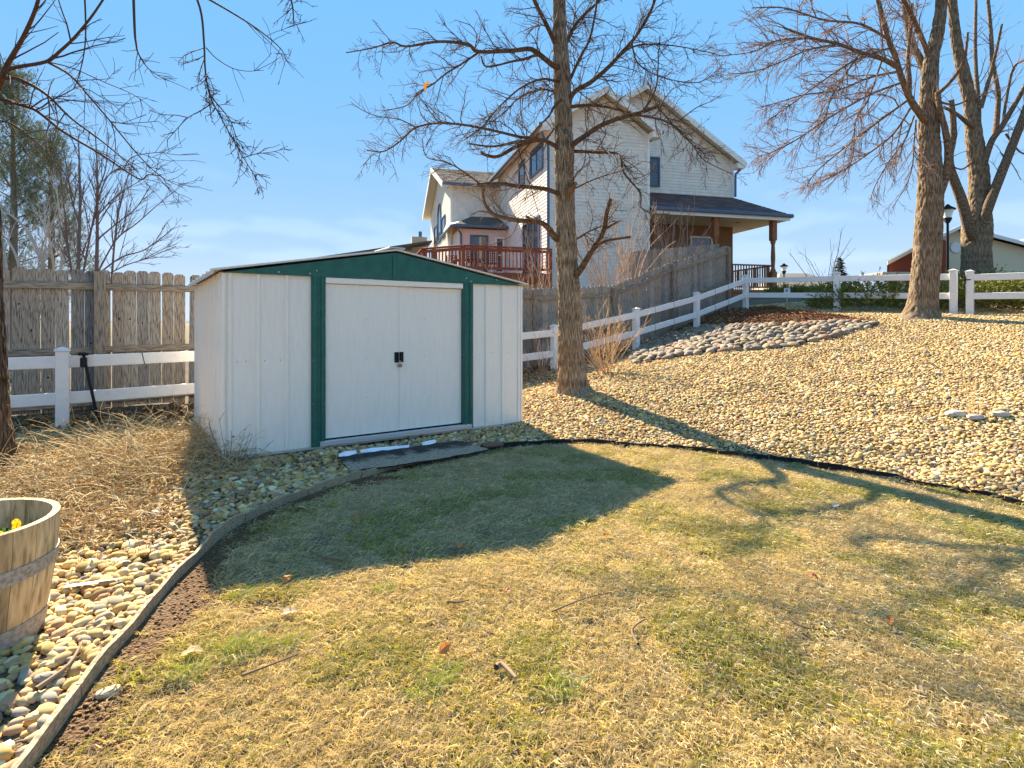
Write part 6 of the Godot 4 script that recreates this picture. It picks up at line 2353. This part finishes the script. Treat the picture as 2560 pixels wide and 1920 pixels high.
func build_barrel() -> void:
	var C := Vector3(-2.14, 0.0, -2.15)
	C.y = 0.01
	var t := thing("barrel_planter", "half wine barrel planter with two grey hoops beside the gravel", "planter", C)
	var grain := noise_tex(0.01, [[0.0, grey(0.5)], [0.35, grey(0.82)], [0.7, grey(0.95)], [1.0, grey(1.0)]], 91, 5)
	var tones := []
	for c in [[0.78, 0.55, 0.29], [0.70, 0.49, 0.25], [0.82, 0.61, 0.34], [0.62, 0.43, 0.22]]:
		var m := mat(c[0], c[1], c[2], 0.8, grain, Vector3(6, 1.1, 6), 0.2)
		m.uv1_offset = Vector3(tones.size() * 0.31, tones.size() * 0.17, 0)
		tones.append(m)
	var rad := func(y: float) -> float:
		return 0.262 + 0.056 * sin(clampf(y / 0.62, 0, 1) * PI * 0.62)
	var n := 22
	var H := 0.47
	for k in n:
		var a0 := TAU * k / n + 0.004
		var a1 := TAU * (k + 1) / n - 0.004
		var b := Buf.new()
		var rings := []
		for j in 9:
			var y := H * j / 8.0
			var r: float = rad.call(y)
			var row := []
			for e in 3:
				var a := lerpf(a0, a1, e / 2.0)
				row.append(Vector3(cos(a) * r, y, sin(a) * r))
			for e in 3:
				var a := lerpf(a1, a0, e / 2.0)
				row.append(Vector3(cos(a) * (r - 0.026), y, sin(a) * (r - 0.026)))
			rings.append(row)
		for j in 8:
			for e in 6:
				b.quad(rings[j][e], rings[j + 1][e], rings[j + 1][(e + 1) % 6], rings[j][(e + 1) % 6])
		var tp_: Array = rings[8]
		b.quad(tp_[0], tp_[1], tp_[4], tp_[5])
		b.quad(tp_[1], tp_[2], tp_[3], tp_[4])
		part("stave", b.mesh(), tones[(k * 7 + k / 3) % 4], t)
	var hoopm := mat(0.42, 0.40, 0.365, 0.6, noise_tex(0.03, [[0.0, Color(0.7, 0.6, 0.5)], [0.6, Color(0.95, 0.95, 0.95)], [1.0, Color(1, 1, 1)]], 93, 4), Vector3(3, 3, 3))
	for yy in [0.062, 0.30]:
		var b := Buf.new()
		var m := 64
		for k in m:
			var a := TAU * k / m
			var c := TAU * (k + 1) / m
			var y0: float = yy - (0.034 if yy < 0.2 else 0.028)
			var y1: float = yy + (0.034 if yy < 0.2 else 0.028)
			var r0: float = rad.call(y0) + 0.004
			var r1: float = rad.call(y1) + 0.004
			b.quad(Vector3(cos(a) * r0, y0, sin(a) * r0), Vector3(cos(a) * r1, y1, sin(a) * r1), Vector3(cos(c) * r1, y1, sin(c) * r1), Vector3(cos(c) * r0, y0, sin(c) * r0))
			b.quad(Vector3(cos(a) * r1, y1, sin(a) * r1), Vector3(cos(a) * (r1 - 0.005), y1, sin(a) * (r1 - 0.005)), Vector3(cos(c) * (r1 - 0.005), y1, sin(c) * (r1 - 0.005)), Vector3(cos(c) * r1, y1, sin(c) * r1))
		part("hoop", b.mesh(), hoopm, t)
	# soil
	var s := Buf.new()
	var pl := PackedVector3Array()
	for k in 24:
		pl.append(Vector3(cos(TAU * k / 24) * 0.285, 0.33, sin(TAU * k / 24) * 0.285))
	s.solid(pl, Vector3(0, 0.02, 0))
	part("soil", s.mesh(), mat(0.03, 0.022, 0.016, 0.95), t)
	# pansies
	var green := mat(0.09, 0.16, 0.035, 0.7)
	green.backlight_enabled = true
	green.backlight = lin(0.08, 0.13, 0.02)
	var yellow := mat(0.80, 0.55, 0.02, 0.7)
	yellow.backlight_enabled = true
	yellow.backlight = lin(0.35, 0.25, 0.01)
	var violet := mat(0.16, 0.13, 0.45, 0.7)
	var rng := RandomNumberGenerator.new()
	rng.seed = 44
	var labels := ["yellow pansy highest above the barrel's soil", "yellow pansy low beside the barrel's wall", "violet-blue pansy among leaves in the barrel"]
	var at := [Vector3(0.185, 0.35, -0.05), Vector3(0.15, 0.35, -0.09), Vector3(0.165, 0.35, 0.02)]
	for k in 3:
		var f := thing("pansy", labels[k], "flower", C + at[k], 0.0, "pansies in the barrel")
		var st := Buf.new()
		var tall: float = [0.11, 0.075, 0.045][k]
		var top := Vector3(0.03, tall, 0.02)
		st.tube(PackedVector3Array([Vector3.ZERO, Vector3(0.005, tall * 0.6, 0), top]), PackedFloat32Array([0.0025, 0.002, 0.002]), 5)
		part("stem", st.mesh(), green, f)
		for blossom in ([1, 3, 2][k]):
			var bp := top + Vector3(-0.045 * blossom, -0.02 * blossom, 0.02 * blossom)
			for e in 5:
				var pb := Buf.new()
				var a := TAU * e / 5 + 0.3
				var d := Vector3(cos(a), sin(a), 0.25).normalized()
				var w := Vector3(-sin(a), cos(a), 0)
				for h in 6:
					var b0 := PI * h / 6.0 - PI / 2
					var b1 := PI * (h + 1) / 6.0 - PI / 2
					pb.tri(bp, bp + d * (0.012 + 0.008 * cos(b0)) + w * 0.011 * sin(b0), bp + d * (0.012 + 0.008 * cos(b1)) + w * 0.011 * sin(b1))
				part("petal", pb.mesh(), violet if k == 2 else yellow, f)
		var lb := Buf.new()
		for e in 110:
			var p := Vector3(clampf(rng.randfn() * 0.035, -0.09, 0.06), rng.randf_range(0.0, 0.055), clampf(rng.randfn() * 0.035, -0.08, 0.07))
			var o := Vector3(rng.randfn(), rng.randf_range(0.1, 0.9), rng.randfn()).normalized() * rng.randf_range(0.02, 0.035)
			var w := o.cross(Vector3(rng.randfn(), 1, rng.randfn())).normalized() * 0.008
			lb.quad(p, p + o * 0.5 + w, p + o, p + o * 0.5 - w)
		part("leaves", lb.mesh(), green, f)
	# the plant label on the gravel
	var tagm := mat(0.72, 0.74, 0.74, 0.5)
	var pt := thing("plant_tag", "white plastic plant tag with green tip lying on the gravel", "tag", pick(205, 1482) + Vector3(0, 0.035, 0), 0.35)
	part("tag_body", boxmesh(Vector3(0.13, 0.002, 0.03), 0.0005), tagm, pt)
	part("tag_tip", boxmesh(Vector3(0.09, 0.002, 0.016), 0.0005, Vector3(0.11, 0.001, -0.004)), mat(0.2, 0.5, 0.2, 0.5), pt)

func build_litter() -> void:
	var rng := RandomNumberGenerator.new()
	rng.seed = 1201
	# leaves blown against the fences
	var shapes := [leaf_mesh(1, 0.075), leaf_mesh(2, 0.06), leaf_mesh(3, 0.085)]
	var xf := [[], [], []]
	var cc := [PackedColorArray(), PackedColorArray(), PackedColorArray()]
	for k in 5200:
		var s := rng.randf_range(-2.6, 15.2)
		var o := rng.randfn() * 0.36 + 0.22
		var p := FENCE_A + FENCE_D * s + Vector2(-FENCE_D.y, FENCE_D.x) * o
		if o > 0.75 or in_shed(p.x, p.y, 0.02):
			continue
		if s > 1.5 and s < 6.5 and rng.randf() < 0.5:
			continue
		var j := rng.randi() % 3
		var b := Basis(Vector3.UP, rng.randf() * TAU) * Basis(Vector3(1, 0, 0), rng.randfn() * 0.6)
		xf[j].append(Transform3D(b * Basis.from_scale(Vector3.ONE * rng.randf_range(0.6, 1.2)), on_ground(p.x, p.y, rng.randf_range(0.01, 0.05))))
		cc[j].append(Color(0.22, 0.125, 0.06).lerp(Color(0.36, 0.23, 0.12), rng.randf()) * rng.randf_range(0.6, 1.15))
	# and under the large trunk and dry plants
	for k in 700:
		var c: Vector2 = [Vector2(0.75, 9.0), Vector2(-3.0, 3.9), Vector2(2.4, 11.2), Vector2(-2.7, 4.7)][rng.randi() % 4]
		var p := c + Vector2(rng.randfn(), rng.randfn()) * 0.5
		if in_shed(p.x, p.y, 0.02) or grid_at(sdf, p.x, p.y) > -0.3:
			continue
		var j := rng.randi() % 3
		xf[j].append(Transform3D(Basis(Vector3.UP, rng.randf() * TAU) * Basis(Vector3(1, 0, 0), rng.randfn() * 0.5) * Basis.from_scale(Vector3.ONE * rng.randf_range(0.5, 0.9)), on_ground(p.x, p.y, 0.03)))
		cc[j].append(Color(0.26, 0.15, 0.07).lerp(Color(0.42, 0.28, 0.15), rng.randf()) * rng.randf_range(0.6, 1.1))
	var lm := vmat(0.85)
	var litter := Node3D.new()
	litter.name = "leaf_litter"
	add_child(litter)
	tag(litter, "brown dry leaves blown along the foot of the fences", "leaves", "", "stuff")
	for j in 3:
		scatter("leaves", shapes[j], lm, xf[j], cc[j], litter)
	# shredded bark mulch
	var chip := Buf.new()
	chip.box(Vector3.ZERO, Vector3(0.09, 0.012, 0.02), 0.003)
	var cx := []
	var ccol := PackedColorArray()
	for k in 9000:
		var x := rng.randf_range(3.0, 9.0)
		var z := rng.randf_range(10.0, 16.0)
		if not in_poly(mulch_poly, x, z):
			continue
		cx.append(Transform3D(Basis(Vector3.UP, rng.randf() * TAU) * Basis(Vector3(0, 0, 1), rng.randfn() * 0.35) * Basis.from_scale(Vector3(rng.randf_range(0.5, 1.3), 1, rng.randf_range(0.6, 1.3))), on_ground(x, z, rng.randf_range(0.0, 0.05))))
		ccol.append(Color(0.12, 0.05, 0.025).lerp(Color(0.30, 0.13, 0.055), rng.randf()))
	var mulch := scatter("mulch", chip.mesh(), vmat(0.9), cx, ccol, self)
	tag(mulch, "dark red-brown shredded bark mulch above the cobbles", "mulch", "", "stuff")
	# crumbs of soil on the bare strip inside the edging
	var cs := []
	var csc := PackedColorArray()
	for k in 16000:
		var x := rng.randf_range(-1.75, 0.3)
		var z := rng.randf_range(1.2, 5.3)
		var sd := grid_at(sdf, x, z)
		if sd < 0.02 or sd > 0.55 or rng.randf() < sd * 1.4:
			continue
		var r := rng.randf_range(0.003, 0.0085)
		cs.append(Transform3D(stone_basis(rng, r), on_ground(x, z, r * 0.3)))
		csc.append(Color(0.17, 0.09, 0.042).lerp(Color(0.31, 0.185, 0.095), rng.randf()) * rng.randf_range(0.6, 1.1))
	var crumbs := scatter("soil_crumbs", pebble(77, 6, 3), vmat(0.95), cs, csc, self)
	tag(crumbs, "loose brown soil crumbs along the inner side of the edging", "soil", "", "stuff")
	# single leaves on the lawn, told apart by where they lie
	var tanc := Color(0.36, 0.25, 0.13)
	var org := Color(0.48, 0.19, 0.06)
	leaf_single(pick(722, 1545) + Vector3(0, 0.02, 0), 0.07, Color(0.42, 0.31, 0.21), "large pale crumpled leaf on the sunny lawn below the shed's shadow", Vector3(0.2, 0.5, 0.1))
	leaf_single(pick(480, 1655) + Vector3(0, 0.022, 0), 0.085, tanc, "broad tan leaf on the bare soil edge nearest the planter", Vector3(0.1, 0.2, 0))
	leaf_single(pick(752, 1283) + Vector3(0, 0.02, 0), 0.09, Color(0.38, 0.28, 0.2), "pale leaf on dark soil below the edging in the shed's shadow", Vector3(0.1, 0.2, 0))
	leaf_single(pick(1150, 1383) + Vector3(0, 0.035, 0), 0.05, org, "small rust leaf just below the shadow's edge", Vector3(0.3, 1.2, 0.2))
	leaf_single(pick(1517, 1360) + Vector3(0, 0.035, 0), 0.045, org, "tiny orange leaf on the lawn by the shadow's tip", Vector3(0.3, 0.4, 0.2))
	leaf_single(pick(1112, 1650) + Vector3(0, 0.04, 0), 0.06, org, "upright orange leaf in the middle of the lawn", Vector3(1.0, 0.9, 0.2))
	leaf_single(pick(715, 1470) + Vector3(0, 0.035, 0), 0.05, org, "small orange leaf beside the shed shadow's lowest corner", Vector3(0.3, 2.0, 0.2))
	leaf_single(pick(1265, 1500) + Vector3(0, 0.035, 0), 0.05, Color(0.35, 0.16, 0.08), "dark brown leaf near the short stick on the lawn", Vector3(0.3, 2.6, 0.2))
	leaf_single(pick(2030, 1465) + Vector3(0, 0.035, 0), 0.055, Color(0.3, 0.08, 0.05), "dark red leaf on the lawn's sunny far side", Vector3(0.2, 2.6, 0.2))
	leaf_single(pick(2090, 1277) + Vector3(0, 0.03, 0), 0.06, Color(0.4, 0.38, 0.35), "pale grey leaf on the lawn below the curved edging", Vector3(0.2, 0.6, 0.2))
	leaf_single(pick(2300, 1752) + Vector3(0, 0.02, 0), 0.05, Color(0.33, 0.25, 0.15), "cream leaf on the lawn nearest the camera", Vector3(0.1, 2.8, 0.1))
	var few := []
	for k in 46:
		var x := rng.randf_range(-1.2, 3.3)
		var z := rng.randf_range(1.7, 5.2)
		if grid_at(sdf, x, z) < 0.06:
			continue
		few.append(1)
		var col := tanc.lerp(org, pow(rng.randf(), 2.5)) * rng.randf_range(0.7, 1.2)
		leaf_single(on_ground(x, z, 0.03), rng.randf_range(0.025, 0.05), col, "small dry leaf fragment scattered on the lawn", Vector3(rng.randfn() * 0.4, rng.randf() * TAU, rng.randfn() * 0.3), "leaf fragments scattered on the lawn")
	# bunches of taller green grass in the lawn
	var tuft := [blade_tuft(51, 150, 0.06, 0.085, 0.5, 0.55), blade_tuft(52, 150, 0.055, 0.075, 0.6, 0.7)]
	var tm := vmat(0.8)
	tm.backlight_enabled = true
	tm.backlight = lin(0.3, 0.3, 0.08)
	var tl := ["largest green grass tuft on the lawn beside the bare soil", "green tuft just below the shed shadow's lowest corner", "bushy tuft at the lawn's lower left near the soil strip", "green tuft in the middle of the lawn's lower edge", "green tuft right of the lawn's lower middle", "small green tuft between the sticks on the lawn", "green tuft inside the shed's shadow near the soil", "green tuft on the sunny lawn below the shed's shadow edge", "tuft beside the long thin twig", "yellow-green tuft low in the lawn's centre"]
	var tk := 0
	for q in [[605, 1640, 1.3], [600, 1490, 0.9], [470, 1700, 1.0], [1060, 1740, 1.0], [1400, 1730, 1.1], [1180, 1560, 0.7], [830, 1270, 0.9], [960, 1480, 0.8], [720, 1620, 0.9], [1110, 1690, 0.9]]:
		var o := single("grass_tuft", tuft[tk % 2], tm, tl[tk], "grass tuft", "taller tufts in the lawn")
		o.transform = Transform3D(Basis(Vector3.UP, tk * 1.3) * Basis.from_scale(Vector3.ONE * q[2]), pick(q[0], q[1]))
		tk += 1
	# sticks
	var stick := mat(0.19, 0.125, 0.08, 0.9)
	var g := Grow.new()
	g.rng.seed = 1301
	g.kink = 0.08
	g.lift = 0.0
	g.every = 0.12
	var sl := [[[1595, 1640], [1580, 1600], [1612, 1572], "forked brown stick lying on the lawn's middle", 0.006], [[1118, 1527], [1150, 1525], [1172, 1522], "short dark stick on the lawn below the shed's doors", 0.006], [[605, 1720], [680, 1690], [745, 1660], "long thin twig on the lawn beside the green tuft", 0.005], [[775, 1395], [805, 1412], [858, 1420], "pale curved twig at the edge of the shed's shadow", 0.006], [[1380, 1550], [1460, 1520], [1530, 1500], "slender pale twig far out on the sunny lawn", 0.004], [[90, 1760], [170, 1690], [205, 1630], "dry branch lying across the gravel beside the planter", 0.009], [[1240, 1700], [1255, 1690], [1290, 1720], "chunk of pale wood on the lawn near the bottom", 0.012], [[1980, 1575], [2005, 1590], [2030, 1600], "dark stick on the lawn under the tree's branch shadows", 0.006], [[640, 1328], [690, 1316], [735, 1308], "thin twig on dark soil inside the curved edging", 0.004]]
	for q in sl:
		var pts := PackedVector3Array()
		for k in 3:
			pts.append(pick(q[k][0], q[k][1]) + Vector3(0, 0.034, 0))
		pts = catmull(pts, 4)
		var b := Buf.new()
		b.tube(pts, radii(pts.size(), q[4], q[4] * 0.5), 6)
		single("twig", b.mesh(), stick if q[4] < 0.008 else mat(0.27, 0.19, 0.12, 0.9), q[3], "twig", "sticks on the ground")
	# white rocks on the slope, the flagstone by the mat
	var rk := [[2392, 1044, 0.10, "largest white rock beside the dry stalks on the gravel"], [2438, 1052, 0.08, "flat white rock under the dry stalks"], [2502, 1046, 0.09, "white rock right of the dry stalks"]]
	for q in rk:
		var o := single("rock", pebble(int(q[0]), 9, 6), mat(0.45, 0.42, 0.36, 0.85), q[3], "rock", "white rocks on the gravel")
		o.transform = Transform3D(Basis.from_scale(Vector3(q[2], q[2] * 0.4, q[2] * 0.6)), pick(q[0], q[1]) + Vector3(0, 0.03, 0))
	var fl := single("flagstone", boxmesh(Vector3(0.2, 0.03, 0.12), 0.01), mat(0.25, 0.15, 0.12, 0.9, noise_tex(0.03, [[0.0, grey(0.6)], [1.0, grey(1.0)]], 18, 4), Vector3(5, 5, 5)), "flat reddish stone beside the mat's far end", "stone")
	fl.transform = Transform3D(Basis(Vector3.UP, 0.5), Vector3(-0.19, 0.07, -5.42))
	var ds := single("flat_stone", pebble(321, 8, 4), mat(0.5, 0.38, 0.27, 0.9), "flat tan stone on the bare soil inside the edging", "stone")
	ds.transform = Transform3D(Basis(Vector3.UP, 0.5) * Basis.from_scale(Vector3(0.045, 0.012, 0.03)), pick(270, 1745) + Vector3(0, 0.008, 0))

func _ready() -> void:
	build_light()
	make_terrain()
	build_ground()
	build_house()
	build_far()
	build_wood_fence()
	build_white_fence()
	build_shed()
	build_edging()
	build_centre_tree()
	build_right_trees()
	build_left_tree()
	build_left_background()
	build_shrubs()
	build_mat()
	build_barrel()
	build_gravel()
	build_grass()
	build_dry_plants()
	build_litter()
